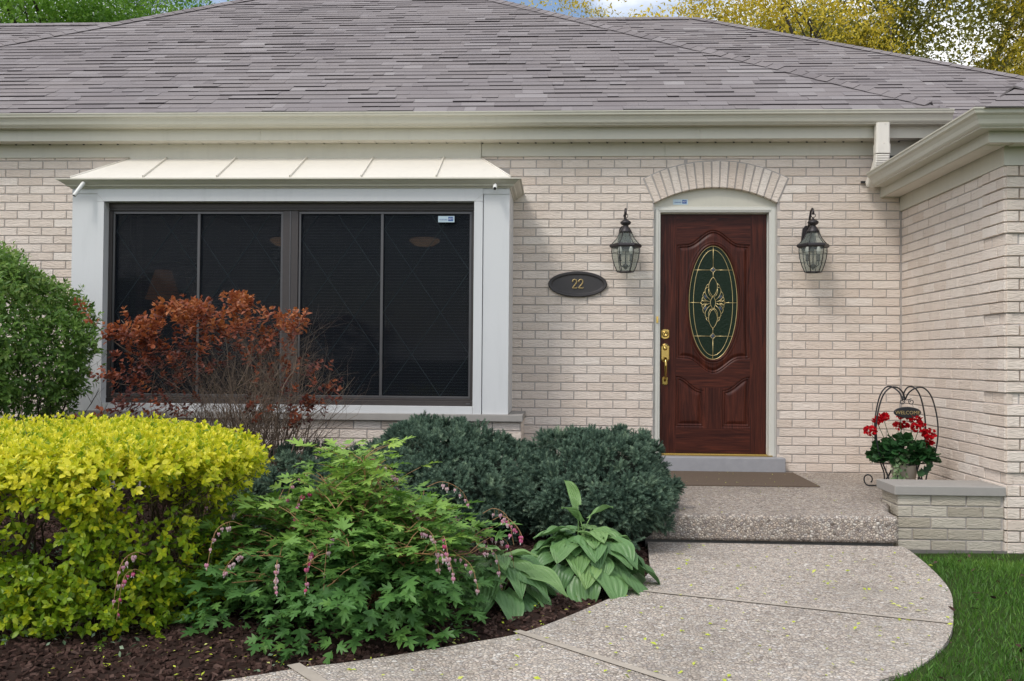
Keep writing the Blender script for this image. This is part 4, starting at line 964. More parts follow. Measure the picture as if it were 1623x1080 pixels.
# ------------------------------------------------------------------ leaf shapes
def leaf_T(w=.45, fold=.12, curl=.12, tip=1.0, n=3, wide=.42):
    """unit-length leaf along +y; folded on the midrib"""
    V = [(0, 0, 0)]; F = []
    ts = np.linspace(0, 1, n+2)[1:-1]
    for t in ts:
        ww = w*.5*(math.sin(PI*t**(math.log(.5)/math.log(wide)))**.85); z = -curl*t*t
        V += [(-ww, t, z+ww*fold*2), (0, t, z), (ww, t, z+ww*fold*2)]
    V.append((0, 1, -curl))
    F += [(0, 2, 1), (0, 3, 2)]
    for i in range(n-1):
        a = 1+3*i; F += [(a, a+1, a+4, a+3), (a+1, a+2, a+5, a+4)]
    a = 1+3*(n-1); k = len(V)-1; F += [(a, a+1, k), (a+1, a+2, k)]
    return V, F
def rand_dirs(m, up=.0, spread=1.0):
    d = rng.normal(size=(m, 3))*spread; d[:, 2] += up; return d/np.linalg.norm(d, axis=1, keepdims=True)
def add_leaves(mb, T, P, D, S, N=None, rnd=None, smooth=True):
    m = len(P)
    if N is None: N = np.tile([0, 0, 1.], (m, 1))+rng.normal(size=(m, 3))*.35
    if rnd is None: rnd = rng.random(m)
    mb.inst(T, np.asarray(P), frames(np.asarray(D, float), np.asarray(N, float)), np.asarray(S), np.clip(rnd, 0, .999), smooth)
def shoots(mb, T, P, D, L, pairs, size, rnd, droop=.1, jit=.25, opp=True, term=True, ang=.9):
    """leafy shoots: pairs of leaves set up a short stem. P base (m,3), D direction, L length"""
    m = len(P); D = D/np.linalg.norm(D, axis=1, keepdims=True)
    R = frames(D, rng.normal(size=(m, 3)))
    for k in range(pairs):
        t = (k+.6)/pairs; az = (k % 2)*PI/2+rng.normal(size=m)*.3
        for s_ in (0, PI):
            a = az+s_; lat = np.stack([np.cos(a), np.zeros(m), np.sin(a)], 1)
            d = np.einsum('mij,mj->mi', R, lat)*math.sin(ang)+D*math.cos(ang)*(.6+.8*t)
            d = d+rng.normal(size=(m, 3))*jit; d[:, 2] -= droop
            N = D+rng.normal(size=(m, 3))*.2; N[:, 2] += .3
            sz = size*(.65+.5*np.sin(PI*min(.95, t*.8+.15)))*rng.uniform(.75, 1.2, m)
            add_leaves(mb, T, P+D*(L*t)[:, None], d, sz, N, rnd+rng.normal(size=m)*.10+(t-.5)*.12)
    if term:
        for _ in range(2): add_leaves(mb, T, P+D*(L*.95)[:, None], D+rng.normal(size=(m, 3))*.28, size*rng.uniform(.5, .8, m), None, rnd+.12+rng.normal(size=m)*.08)
def noise3(P, f, seed=0):
    r = np.random.default_rng(seed); out = 0
    for i in range(6):
        k = r.normal(size=3)*f; ph = r.uniform(0, 6.3); out = out+np.sin(P@k+ph)
    return out/6**.5

LT_oval = leaf_T(.55, .10, .10, n=3, wide=.45); LT_lance = leaf_T(.40, .14, .15, n=3, wide=.40); LT_small = leaf_T(.5, .12, .1, n=1, wide=.45)

# geranium
ge = empty('geranium', (SX, SY, -.65), 0, 'red flowering geranium with round dark leaves growing in the beige pot', 'geranium')
def disc_leaf(n=10):
    V = [(0, .12, -.06)]; F = []
    for i in range(n+1):
        a = -PI/2+.35+(2*PI-.7)*i/n; r = .5*(1+.10*math.cos(i*PI)); V.append((r*math.cos(a), .35+r*math.sin(a)*.9, .05*math.cos(i*PI)+.04))
    for i in range(n): F.append((0, 1+i, 2+i))
    return V, F
b = MB(); m = 420
q = rng.uniform(0, 2*PI, m); ph = np.arccos(rng.uniform(-.15, 1, m)); rad = rng.uniform(.6, 1, m)
P = np.stack([.205*rad*np.sin(ph)*np.cos(q)-.005, .15*rad*np.sin(ph)*np.sin(q), .02+.145*rad*np.cos(ph)], 1)
Dv = P*[1, 1, .3]+rng.normal(size=(m, 3))*.05; N = P*[1.4, 1.4, 1]+np.array([0, 0, .12]); add_leaves(b, disc_leaf(), P, Dv, rng.uniform(.040, .066, m), N)
P = np.array([[.09, -.09, -.035], [.115, -.07, -.02], [.07, -.10, -.05], [.13, -.06, -.005]]); add_leaves(b, disc_leaf(), P, np.array([[.2, -.3, -1], [.4, -.2, -.8], [0, -.3, -1], [.5, -.1, -.5]]), np.array([.06, .055, .05, .05]), np.array([[0., -1, .3]]*4))
b.build('leaves', MAT['geranium'], ge)
b = MB()
heads = [(-.235, -.05, .205, .042), (-.175, .0, .272, .036), (-.125, .02, .290, .036), (.052, -.03, .292, .050), (.075, -.05, .235, .050), (.150, -.04, .185, .048), (.155, -.03, .125, .024), (-.035, .02, .235, .030), (-.03, -.02, .300, .022), (.01, .03, .238, .026)]
for (x, y, z, r_) in heads: b.tube(arcpts([(x*.35, y*.3, .0), (x*.7, y*.6, z*.5), (x, y, z-r_*.5)], 5), .0022, 5)
b.build('stems', MAT['geranium'], ge)
for (x, y, z, r_) in heads:
    b = MB(); m = int(60*r_/.04); d = rand_dirs(m, .25); P = np.array([x, y, z])+d*[r_*.85, r_*.85, r_*.62]; add_leaves(b, leaf_T(.95, .05, .25, n=2, wide=.6), P-d*.008, d+rng.normal(size=(m, 3))*.7, rng.uniform(.018, .028, m), d+rng.normal(size=(m, 3))*.2); b.build('flower_head', MAT['redpetal'], ge)
iv = empty('trailing_ivy', (SX-.07, SY-.09, -.65), 0, 'variegated ivy trailing over the left of the beige pot', 'ivy')
b = MB(); P = []; 
for _ in range(9):
    x, y = rng.uniform(-.065, .05), rng.uniform(-.02, .01); z = rng.uniform(.02, .05); L_ = rng.uniform(.10, .235); n_ = int(L_/.011)
    for i in range(n_):
        P.append((x+rng.normal()*.008+.010*math.sin(i*.5), y-.012*math.sin(min(1, i/8)*PI/2)+rng.normal()*.006, z-.014*max(0, i-3)*1.0+.008*min(i, 3))); x += rng.normal()*.003
P = np.array(P); P = P[P[:, 2] > -.19]; m = len(P); d = rng.normal(size=(m, 3))*.5+[0, -.4, -.7]; add_leaves(b, leaf_T(.85, .08, .1, n=2, wide=.35), P, d, rng.uniform(.016, .030, m), rng.normal(size=(m, 3))*.3+[0, -1, .5])
b.build('ivy_leaves', MAT['ivy'], iv)

# ================================================================== golden hedge
HEDGE = [(-3.6,-4.44),(-2.2,-4.44),(-1.60,-4.38),(-1.30,-4.18),(-1.22,-3.85),(-1.34,-3.45),(-1.70,-2.98),(-2.3,-2.80),(-3.9,-2.80)]
hg = empty('golden_hedge', (-1.9, -3.7, -1.0), 0, 'clipped golden yellow hedge in front of the reddish shrub', 'hedge')
HX, HY = -1.9, -3.7
def hedge_top(x, y): return -.322+.012*np.sin(x*7+y*3)+.012*np.sin(x*13-y*9)
b = MB(); tw = MB()
m = 4400; x = rng.uniform(-3.6, -1.1, m*3); y = rng.uniform(-4.42, -2.8, m*3); k = inside(x, y, HEDGE); x, y = x[k], y[k]
edge = seg_dist(x, y, HEDGE+[HEDGE[0]]); zt_ = hedge_top(x, y)-.03*(1-smooth(edge, 0, .08))
P = np.stack([x, y, zt_-rng.uniform(.04, .10, len(x))], 1); D_ = rng.normal(size=P.shape)*.32+[0, 0, 1]
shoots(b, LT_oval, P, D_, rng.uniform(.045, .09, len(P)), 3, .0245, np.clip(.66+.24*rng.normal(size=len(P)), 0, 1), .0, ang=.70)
# sides: dense just under the top, ragged below, a leafy band low down
pl = HEDGE+[HEDGE[0]]; segs = [(Vector(a), Vector(b_)) for a, b_ in zip(pl[:-1], pl[1:])]
Ps = []; Ns = []
for a, c in segs[:6]:
    L_ = (c-a).length; k_n = int(L_*2500)
    for _ in range(k_n):
        t = random.random(); p = a.lerp(c, t); nn = Vector((c.y-a.y, -(c.x-a.x))).normalized(); h = random.random()
        z = -.36-.63*h; q = (math.sin(p.x*9.5+1.0+z*5)+math.sin(p.x*4.9+p.y*5+z*13.5)+math.sin(p.x*17+z*9+2))/1.8
        low = math.exp(-((z+.835+.045*math.sin(p.x*5+p.y*3))/.075)**2)
        dens = 1.0 if z > -.45 else (.29+.36*q+.42*low)
        if p.x < -1.55 and z < -.45: dens += .14
        if z < -.93: dens *= .3
        if random.random() < dens:
            dp = random.uniform(-.16, .03)-(.05 if z < -.5 else 0); Ps.append((p.x+nn.x*dp, p.y+nn.y*dp, z)); Ns.append((nn.x, nn.y, .45))
Ps = np.array(Ps); Ns = np.array(Ns); D_ = Ns+rng.normal(size=Ns.shape)*.40
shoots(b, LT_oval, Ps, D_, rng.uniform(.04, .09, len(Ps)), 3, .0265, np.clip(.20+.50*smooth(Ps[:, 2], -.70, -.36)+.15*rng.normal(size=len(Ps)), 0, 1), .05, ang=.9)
# inner fill
x = rng.uniform(-3.5, -1.2, 1500); y = rng.uniform(-4.3, -2.9, 1500); k = inside(x, y, HEDGE); x, y = x[k], y[k]
P = np.stack([x, y, rng.uniform(-.55, -.36, len(x))], 1); shoots(b, LT_oval, P, rng.normal(size=P.shape)*.6+[0, 0, 1], rng.uniform(.04, .08, len(P)), 2, .028, np.clip(.35+.15*rng.normal(size=len(P)), 0, 1), .0)
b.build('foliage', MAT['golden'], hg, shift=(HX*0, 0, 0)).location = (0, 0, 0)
hg_leaf = hg.children[0] if hg.children else None
def grow(tw, p, d, L_, r, depth, spread, lim=None, up=.25, n=5, wig=.12, mi=0, tips=None):
    pts = [Vector(p)]; d = Vector(d).normalized(); step = L_/n
    for i in range(n):
        d = (d+Vector(rng.normal(size=3))*wig+Vector((0, 0, up*.2))).normalized(); pts.append(pts[-1]+d*step)
    rs = [r*(1-.55*i/n) for i in range(n+1)]; tw.tube(pts, rs, 5 if r > .006 else 4 if r > .002 else 3, rnd=min(.99, max(0, random.gauss(.35, .2)+(.2 if depth == 0 else 0))), cap=False)
    if tips is not None: tips.append((pts[-1], d, depth))
    if depth > 0:
        for _ in range(random.choice([2, 3, 3])):
            i = random.randint(max(1, n//2), n); q = pts[i]; dd = (d+Vector(rng.normal(size=3))*spread).normalized()
            grow(tw, q, dd, L_*random.uniform(.45, .75), rs[i]*.65, depth-1, spread, lim, up, max(3, n-1), wig, mi, tips)
for i in range(54):
    for _ in range(20):
        x, y = random.uniform(-3.4, -1.25), random.uniform(-4.28, -3.0)
        if inside(np.array([x]), np.array([y]), HEDGE)[0] and seg_dist(np.array([x]), np.array([y]), HEDGE+[HEDGE[0]])[0] > .08: break
    grow(tw, (x, y, -1.02), (rng.normal()*.2, rng.normal()*.2, 1), random.uniform(.30, .42), random.uniform(.007, .014), 3, .45, up=.3, wig=.10)
for i in range(0, len(Ps), 4):
    p = Vector(Ps[i]); nn = Vector(Ns[i]); grow(tw, p-nn*.10+Vector((0, 0, -.06)), nn*.6+Vector(rng.normal(size=3))*.5+Vector((0, 0, .5)), random.uniform(.08, .16), .0020, 1, .5, n=4, wig=.15)
tw.build('branches', MAT['twig_grey'], hg)
for ch in hg.children: ch.location = (-HX, -HY, 1.0)

# ================================================================== junipers
def make_juniper(name, c, rad, label, seed, nclump):
    r = empty(name, (c[0], c[1], -1.0), 0, label, 'juniper', 'blue green junipers along the house')
    rs = np.random.default_rng(seed)
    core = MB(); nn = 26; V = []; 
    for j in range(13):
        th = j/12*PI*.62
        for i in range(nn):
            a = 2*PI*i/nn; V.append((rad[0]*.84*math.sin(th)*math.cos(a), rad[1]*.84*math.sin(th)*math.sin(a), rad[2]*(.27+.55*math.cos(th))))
    core.add(V, [(j*nn+i, j*nn+(i+1) % nn, (j+1)*nn+(i+1) % nn, (j+1)*nn+i) for j in range(12) for i in range(nn)], .5, 0, True); core.build('shade_core', MAT['junipercore'], r)  # added dark shell inside the mound to block light, not real branches
    # needle tuft
    TV = []; TF = []
    for k in range(7):
        z = .12+.8*k/6
        for i in range(4):
            a = 2*PI*i/4+k*.8; o = .34*(1-.35*k/6); dx, dz = math.cos(a), math.sin(a); s0 = len(TV); wv = .055
            px, pz = -dz*wv, dx*wv
            TV += [(dx*.03+px, z, dz*.03+pz), (dx*.03-px, z, dz*.03-pz), (dx*o, z+.30, dz*o)]; TF.append((s0, s0+1, s0+2))
    s0 = len(TV); TV += [(-.03, 0, 0), (.03, 0, 0), (0, 1.1, 0)]; TF.append((s0, s0+1, s0+2))
    cl = []
    while len(cl) < nclump:
        d = rs.normal(size=3); d[2] = abs(d[2])*1.0-.28*rs.random(); d /= np.linalg.norm(d); 
        if d[2] < -.42: continue
        lump = 1+.06*math.sin(d[0]*6+seed)+.05*math.sin(d[1]*8+d[0]*5+seed*2)+.05*math.sin(d[2]*11+seed)+.06*math.sin(d[0]*17+seed)*math.sin(d[2]*15+d[1]*9)+rs.normal()*.025
        p = np.array([rad[0]*d[0]*lump, rad[1]*d[1]*lump, rad[2]*(.30+.70*d[2])*(1+.5*(lump-1))]) ; 
        if p[2] < .02: continue
        cl.append((p, d))
    P = []; D_ = []; R_ = []; S_ = []
    for p, d in cl:
        if p[1] > .25*rad[1] and p[2] < .5*rad[2]: continue
        nt = 26; cr_ = rs.uniform(.035, .075); dd = rs.normal(size=(nt, 3))+d*1.1; dd /= np.linalg.norm(dd, axis=1, keepdims=True)
        P.append(p-d*.03+dd*cr_*.55*rs.uniform(.4, 1.1, (nt, 1))); D_.append(dd+d*.25+rs.normal(size=(nt, 3))*.15+[0, 0, .12]); br = rs.normal()*.12; R_.append(np.clip(.42+br+.18*rs.normal(size=nt), 0, .99)); S_.append(rs.uniform(.020, .048, nt))
    b = MB(); P = np.concatenate(P); D_ = np.concatenate(D_); b.inst((TV, TF), P, frames(D_, rs.normal(size=D_.shape)), np.concatenate(S_), np.concatenate(R_)); b.build('foliage', MAT['juniper'], r)
    return r
make_juniper('blue_juniper', (-.70, -1.78, -1), (.64, .88, .60), 'broad blue green juniper in the middle, below the right half of the window', 3, 820)
make_juniper('blue_juniper', (.20, -1.80, -1), (.47, .80, .575), 'blue green juniper leaning over the left edge of the porch step', 5, 620)
make_juniper('blue_juniper', (-1.50, -1.90, -1), (.46, .62, .46), 'low blue green juniper half hidden behind the flowering plant and golden hedge', 9, 300)

# ================================================================== copper-leaved shrub
nb_ = empty('copper_leaved_shrub', (-1.98, -1.85, -1.0), 0, 'twiggy shrub with copper red leaves in front of the left window panes', 'shrub')
tw = MB(); lf = MB(); tips = []
random.seed(21)
for i in range(92):
    a = random.uniform(0, 2*PI); lean = random.uniform(.05, .95)**.9
    dx = math.cos(a)*lean*(.62 if math.cos(a) < 0 else .46); dy = math.sin(a)*lean*.30
    if dx < 0 and random.random() < .35: dx *= .7
    H_ = random.uniform(.54, .78)*(1.0 if dx < .15 else .86)
    grow(tw, (random.gauss(.10, .16), random.gauss(0, .10), -.02), (dx, dy, 1), H_, random.uniform(.005, .009), 3, .48, up=.22, n=6, wig=.10, tips=tips)
# dead pale sprays on the right
for i in range(70):
    grow(tw, (random.uniform(.10, .42), random.uniform(-.30, .1), random.uniform(.45, .85)), (random.uniform(-.1, .7), random.uniform(-.5, .1), random.uniform(.3, 1)), random.uniform(.16, .30), .0028, 2, .6, n=4, wig=.18)
P = []; D_ = []
for i in range(2300):
    x = random.uniform(-.68, .46); top = 1.335-.42*abs(x+.03)**1.7+.03*math.sin(x*17)+.02*math.sin(x*31); h = random.random()**1.5*.42; z = top-h; y = random.uniform(-.32, .22)*(1-.4*abs(x))
    dens = .62*(1-h/.46)
    if x > .12: dens *= .85-1.1*(x-.12)
    if math.sin(x*21+y*13)+math.sin(z*23+x*9) < -.35: dens *= .12
    if x < -.45: dens *= .8
    if random.random() < dens: P.append((x, y, z-.03)); D_.append((x*.6+random.gauss(0, .45), random.gauss(-.15, .4), .8))
for i in range(90):
    x = random.uniform(-.62, -.15); z = random.uniform(.62, .98); P.append((x, random.uniform(-.3, .2), z)); D_.append((-.4, -.2, .4))
for i in range(40):
    P.append((random.uniform(.1, .6), random.uniform(-.3, .1), random.uniform(.62, .95))); D_.append((.4, -.2, .4))
# the two trailing side sprays
for base, tip_, n_ in (((-.55, -.1, 1.02), (-.86, -.15, 1.31), 9), ((-.55, -.15, .72), (-.98, -.2, .50), 13), ((-.55, -.15, .62), (-.90, -.2, .60), 9), ((.40, -.2, .66), (.70, -.25, .86), 18), ((.38, -.2, .60), (.66, -.2, .76), 12), ((.2, -.1, 1.0), (.34, -.2, 1.18), 8), ((-.5, 0, .85), (-.72, -.1, .88), 8), ((-.4, -.1, 1.05), (-.62, -.1, 1.22), 10)):
    bs, tp_ = Vector(base), Vector(tip_); pts = [bs.lerp(tp_, t)+Vector((0, 0, -.03*math.sin(PI*t))) for t in np.linspace(0, 1, 6)]; tw.tube(pts, [.004, .0035, .003, .0025, .002, .0015], 4, rnd=.4)
    for i in range(n_):
        q = bs.lerp(tp_, (i+.5)/n_)+Vector(rng.normal(size=3))*.015; P.append(tuple(q)); D_.append(tuple((tp_-bs).normalized()+Vector(rng.normal(size=3))*.5))
P = np.array(P); D_ = np.array(D_)
tw.build('branches', MAT['twig'], nb_)
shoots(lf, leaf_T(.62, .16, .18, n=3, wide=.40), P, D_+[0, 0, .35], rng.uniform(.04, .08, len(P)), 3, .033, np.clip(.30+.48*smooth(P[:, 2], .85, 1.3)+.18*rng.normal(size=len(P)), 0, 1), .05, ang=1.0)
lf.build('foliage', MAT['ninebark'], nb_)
random.seed(5)

# ================================================================== round green shrub at the left
eu = empty('round_green_shrub', (-3.78, -1.55, -1.0), 0, 'dense rounded green shrub at the left edge beside the window', 'shrub')
tw = MB(); lf = MB()
cx_, cy_, cz_ = 0, 0, 1.06; RX_, RY_, RZ_ = .70, .60, .60
for i in range(22): grow(tw, (random.gauss(.15, .10), random.gauss(0, .08), -.02), (random.gauss(.12, .38), random.gauss(0, .3), 1), random.uniform(.6, .85), random.uniform(.008, .016), 3, .42, up=.2, n=6, wig=.08)
m = 6800; d = rand_dirs(m); d[:, 2] = np.where(d[:, 2] < -.75, -d[:, 2], d[:, 2])
rad = rng.uniform(.60, 1, m)**.40*(1+.08*noise3(d, 5, 2)+.06*noise3(d, 11, 3)+.03*noise3(d, 25, 6))
P = np.stack([RX_*d[:, 0]*rad, RY_*d[:, 1]*rad, cz_+RZ_*d[:, 2]*rad], 1)
k = ~((P[:, 2] < .75) & (rng.random(m) < .35)) & (noise3(P, 9, 5) > -1.15)
P = P[k]; d = d[k]; shoots(lf, LT_lance, P, d+rng.normal(size=P.shape)*.5+[0, 0, .2], rng.uniform(.04, .08, len(P)), 2, .040, np.clip(.48+.18*d[:, 2]+.15*rng.normal(size=len(P)), 0, 1), .12, ang=1.0)
m = 260; P = np.stack([rng.uniform(.1, .62, m), rng.uniform(-.35, .1, m), rng.uniform(.25, .62, m)], 1); shoots(lf, LT_lance, P, rng.normal(size=P.shape)*.6+[.4, -.2, 0], rng.uniform(.04, .08, m), 2, .036, np.clip(.2+.1*rng.normal(size=m), 0, 1), .1, ang=1.0)
tw.build('branches', MAT['bark'], eu); lf.build('foliage', MAT['euonymus'], eu)
b = MB(); m = 1500; d = rand_dirs(m, .2); rad = (1.0+.07*noise3(d, 5, 2)); P = np.stack([RX_*d[:, 0]*rad, RY_*d[:, 1]*rad, cz_+RZ_*d[:, 2]*rad], 1)+rng.normal(size=(m, 3))*.012
o8 = [(.5, 0, 0), (-.5, 0, 0), (0, .5, 0), (0, -.5, 0), (0, 0, .5), (0, 0, -.5)]; f8 = [(0, 2, 4), (2, 1, 4), (1, 3, 4), (3, 0, 4), (2, 0, 5), (1, 2, 5), (3, 1, 5), (0, 3, 5)]
add_leaves(b, (o8, f8), P, d, rng.uniform(.006, .011, m)); b.build('flower_buds', MAT['bud'], eu)

# ================================================================== bleeding heart
bh = empty('flowering_perennial', (-.80, -3.80, -1.0), 0, 'ferny green plant with arching sprays of pink heart shaped flowers', 'flowering plant')
def lobed():
    # one leaflet with three notched lobes, as a fan round the midrib
    O = [(0, 0), (.09, .10), (.34, .20), (.54, .40), (.30, .38), (.17, .40), (.30, .58), (.42, .78), (.22, .72), (.10, .64), (.13, .84), (0, 1.08)]
    O = O+[(-x, y) for x, y in O[-2:0:-1]]
    V = [(0, .40, -.03)]+[(x, y, abs(x)*.18-.16*y*y) for x, y in O]; n = len(O)
    return V, [(0, 1+i, 1+(i+1) % n) for i in range(n)]
LB = lobed()
lf = MB(); st = MB(); LP = []; LD = []; LN = []; LS = []; LR = []
def trifoliate(p, d, size, rnd, up):
    d = Vector(d).normalized(); side = d.cross(Vector((0, 0, 1)))
    if side.length < .1: side = Vector((1, 0, 0))
    side.normalize(); nrm_ = side.cross(d).normalized()
    for a, s_, o in ((0, 1.0, .55), (1.05, .85, 0.1), (-1.05, .85, .1)):
        dd = (d*math.cos(a)+side*math.sin(a)); q = Vector(p)+dd*size*.25+d*size*o*.6
        LP.append(tuple(q)); LD.append(tuple(dd+Vector(rng.normal(size=3))*.16)); LN.append(tuple(nrm_+Vector(rng.normal(size=3))*.25)); LS.append(size*s_*random.uniform(.8, 1.15)); LR.append(rnd+random.gauss(0, .07))
racemes = []
random.seed(11)
for i in range(104):
    a = random.uniform(0, 2*PI); ln = random.uniform(.02, 1.0)**.55
    reachx = math.cos(a)*ln*(.66 if math.cos(a) < 0 else .52); reachy = math.sin(a)*ln*.52
    Hh = .54*(1-.50*ln**1.6)*random.uniform(.75, 1.05)
    if ln < .42 and random.random() < .22: Hh = random.uniform(.52, .64); reachx *= .6
    P0 = Vector((random.gauss(0, .08), random.gauss(0, .08), -.02)); P3 = Vector((reachx, reachy, max(.06, Hh)))
    P1 = P0.lerp(P3, .3)+Vector((0, 0, Hh*.30)); P2 = P0.lerp(P3, .7)+Vector((0, 0, Hh*.22))
    pts = arcpts([P0, P1, P2, P3], 5); st.tube(pts, [.0042*(1-.6*k/len(pts)) for k in range(len(pts))], 5, rnd=random.random(), cap=False)
    n_ = random.randint(6, 9)
    for j in range(n_):
        t = .30+.70*(j+random.random()*.5)/n_; q = Vector(pts[min(len(pts)-1, int(t*(len(pts)-1)))]); az = random.uniform(0, 2*PI); out = Vector((math.cos(az), math.sin(az), .35+.4*random.random())); out += Vector((reachx, reachy, 0))*.5; out.normalize()
        L_ = random.uniform(.05, .13); e = q+out*L_; st.tube([q, q+out*L_*.5+Vector((0, 0, .008)), e], [.0018, .0015, .0011], 4, rnd=.3, cap=False)
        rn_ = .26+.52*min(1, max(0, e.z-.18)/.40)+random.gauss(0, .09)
        trifoliate(e, out*1.0+Vector((0, 0, -.25)), random.uniform(.050, .075)*(1-.25*max(0, e.z-.4)), rn_, 1)
        if random.random() < .75:
            for sgn in (-1, 1):
                sd_ = out.cross(Vector((0, 0, 1))).normalized()*sgn; e2 = q+out*L_*.45+sd_*.045; trifoliate(e2, sd_+out*.5, random.uniform(.040, .055), rn_-.04, 1)
    if i % 3 == 0 and ln > .18: racemes.append((Vector(pts[-1]), Vector((reachx, reachy, 0)).normalized()))
# leafy skirt near the ground
for i in range(400):
    a = random.uniform(PI*.98, 2.02*PI); rr_ = random.uniform(.15, .62); x, y = math.cos(a)*rr_*(1.10 if math.cos(a) < 0 else .82), math.sin(a)*rr_*.82; z = random.uniform(.03, .34)*(1.25-rr_)
    trifoliate((x, y, z), (math.cos(a)+random.gauss(0, .4), math.sin(a)+random.gauss(0, .4), random.uniform(-.7, .2)), random.uniform(.050, .078), .22+random.gauss(0, .08), 1)
random.seed(12)
add_leaves(lf, LB, LP, LD, LS, LN, np.array(LR), smooth=False)
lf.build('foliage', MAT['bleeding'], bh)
hearts = []
def heart_T():
    V = []; F = []
    for s_ in (-1, 1):
        c = len(V); nr, ns = 5, 7
        for j in range(nr):
            th = PI*j/(nr-1)
            for i in range(ns):
                a_ = 2*PI*i/ns; x = math.sin(th)*math.cos(a_)*.30; z_ = math.cos(th)*.48; y = math.sin(th)*math.sin(a_)*.26
                V.append((s_*(.22*(1-max(0, -z_)*.9))+x*(1+.2*z_), y, -.5+z_*.95))
        F += [(c+j*ns+i, c+j*ns+(i+1) % ns, c+(j+1)*ns+(i+1) % ns, c+(j+1)*ns+i) for j in range(nr-1) for i in range(ns)]
    return V, F
HT = heart_T(); TT = ([(-.12, 0, -.85), (.12, 0, -.85), (.16, 0, -1.15), (0, 0, -1.45), (-.16, 0, -1.15), (0, .1, -1.1), (0, -.1, -1.1)], [(0, 1, 6), (1, 2, 6), (2, 3, 6), (3, 4, 6), (4, 0, 6), (1, 0, 5), (2, 1, 5), (3, 2, 5), (4, 3, 5), (0, 4, 5)])
extra = [((-.62, -.48, .26), (-.5, -.6, 0)), ((-.58, -.56, .34), (-.2, -.9, 0)), ((.52, -.20, .44), (.9, -.2, 0)), ((.55, -.10, .40), (.7, -.6, 0)), ((.38, -.30, .36), (.3, -.9, 0)), ((-.30, -.42, .42), (-.4, -.7, 0)), ((-.16, -.46, .30), (.2, -.9, 0)), ((.30, -.1, .52), (.9, .1, 0)), ((-.45, -.1, .52), (-.8, -.3, 0))]
for p, d in extra: racemes.append((Vector(p), Vector(d).normalized()))
st.build('stems', MAT['stem_red'], bh)
for p, d in racemes:
    fs = MB(); L_ = random.uniform(.09, .18); pts = arcpts([p, p+d*L_*.35+Vector((0, 0, .02)), p+d*L_*.75+Vector((0, 0, -.01)), p+d*L_*.95+Vector((0, 0, -.10*random.uniform(.4, 1.5)))], 6)
    fs.tube(pts, [.0014*(1-.5*k/len(pts)) for k in range(len(pts))], 4, mi=2, cap=False); n_ = random.randint(4, 9); fade = random.random(); HP = []; HD = []; HR = []; HS = []
    for j in range(n_):
        t = .35+.65*j/n_; q = Vector(pts[int(t*(len(pts)-1))]); hz = random.uniform(.006, .018); fs.tube([q, q-Vector((0, 0, hz))], .0007, 3, mi=2, cap=False)
        h_ = q-Vector((random.gauss(0, .003), random.gauss(0, .003), hz))
        if h_.z < .02: continue
        HP.append(tuple(h_)); a_ = random.uniform(-.9, .9); HD.append((math.cos(a_+PI/2), math.sin(a_+PI/2), random.gauss(0, .25))); HR.append(min(.99, max(0, (.15 if fade < .25 else .70)+random.gauss(0, .16)))); HS.append(random.uniform(.011, .0185))
    if HP:
        HP = np.array(HP); N = np.tile([0., 0, 1], (len(HP), 1))+rng.normal(size=HP.shape)*.2; Rm = frames(np.array(HD), N)
        fs.inst(HT, HP, Rm, np.array(HS), np.array(HR), True, 0); fs.inst(TT, HP, Rm, np.array(HS), rng.random(len(HP)), False, 1)
    fs.build('flower_spray', [MAT['pinkpetal'], MAT['whitepetal'], MAT['stem_red']], bh)

# ================================================================== hostas
def hosta_leaf(mb, base, az, length, width, elev, droop, rnd, roll=0.0, petiole=.6):
    """petiole from base, blade with ribs following the outline"""
    d = Vector((math.cos(az), math.sin(az), 0)); up = Vector((0, 0, 1)); side = d.cross(up).normalized(); side = (side*math.cos(roll)+up*math.sin(roll)).normalized(); base = Vector(base)
    nt, nu = 14, 25
    pts = []; e = elev; p = base.copy(); pet = [p.copy()]
    for i in range(5): v = d*math.cos(e+.25)+up*math.sin(e+.25); p = p+v*length*petiole/5; pet.append(p.copy()); e -= .05
    V = []; F = []
    for i in range(nt):
        t = i/(nt-1); w = width*.5*(math.sin(PI*min(1, (t*.93+.07))**.62))**.9*(1 if t < .985 else .1)
        if i: v = d*math.cos(e)+up*math.sin(e); p = p+v*length/(nt-1); e -= droop/(nt-1)*(.5+1.2*t)
        v = d*math.cos(e)+up*math.sin(e); nn = side.cross(v).normalized()
        if nn.z < 0 and abs(e) < 1.2: nn = -nn
        for j in range(nu):
            u = -1+2*j/(nu-1); rib = .0042*math.cos(u*PI*6)*(1-abs(u)**4)*math.sin(PI*min(1, t*1.02+.02)); cup = width*(.16 if petiole > .3 else .05)*abs(u)**1.6+.006*math.sin(t*9+u*3)
            back = -length*.10*(abs(u)**2)*(1-t)**3
            V.append(tuple(p+side*u*w+nn*(cup+rib)+v*back))
    for i in range(nt-1):
        for j in range(nu-1): a = i*nu+j; F.append((a, a+1, a+nu+1, a+nu))
    mb.add(V, F, rnd, 0, True); mb.tube(pet, [.0045, .004, .0035, .003, .0028, .0025], 6, rnd=.9)
def make_hosta(loc, label, specs, seed):
    r = empty('hosta', loc, 0, label, 'hosta', 'hostas at the edge of the path'); random.seed(seed); b = MB()
    for s_ in specs: hosta_leaf(b, *s_)
    b.build('leaves', MAT['hosta'], r); return r
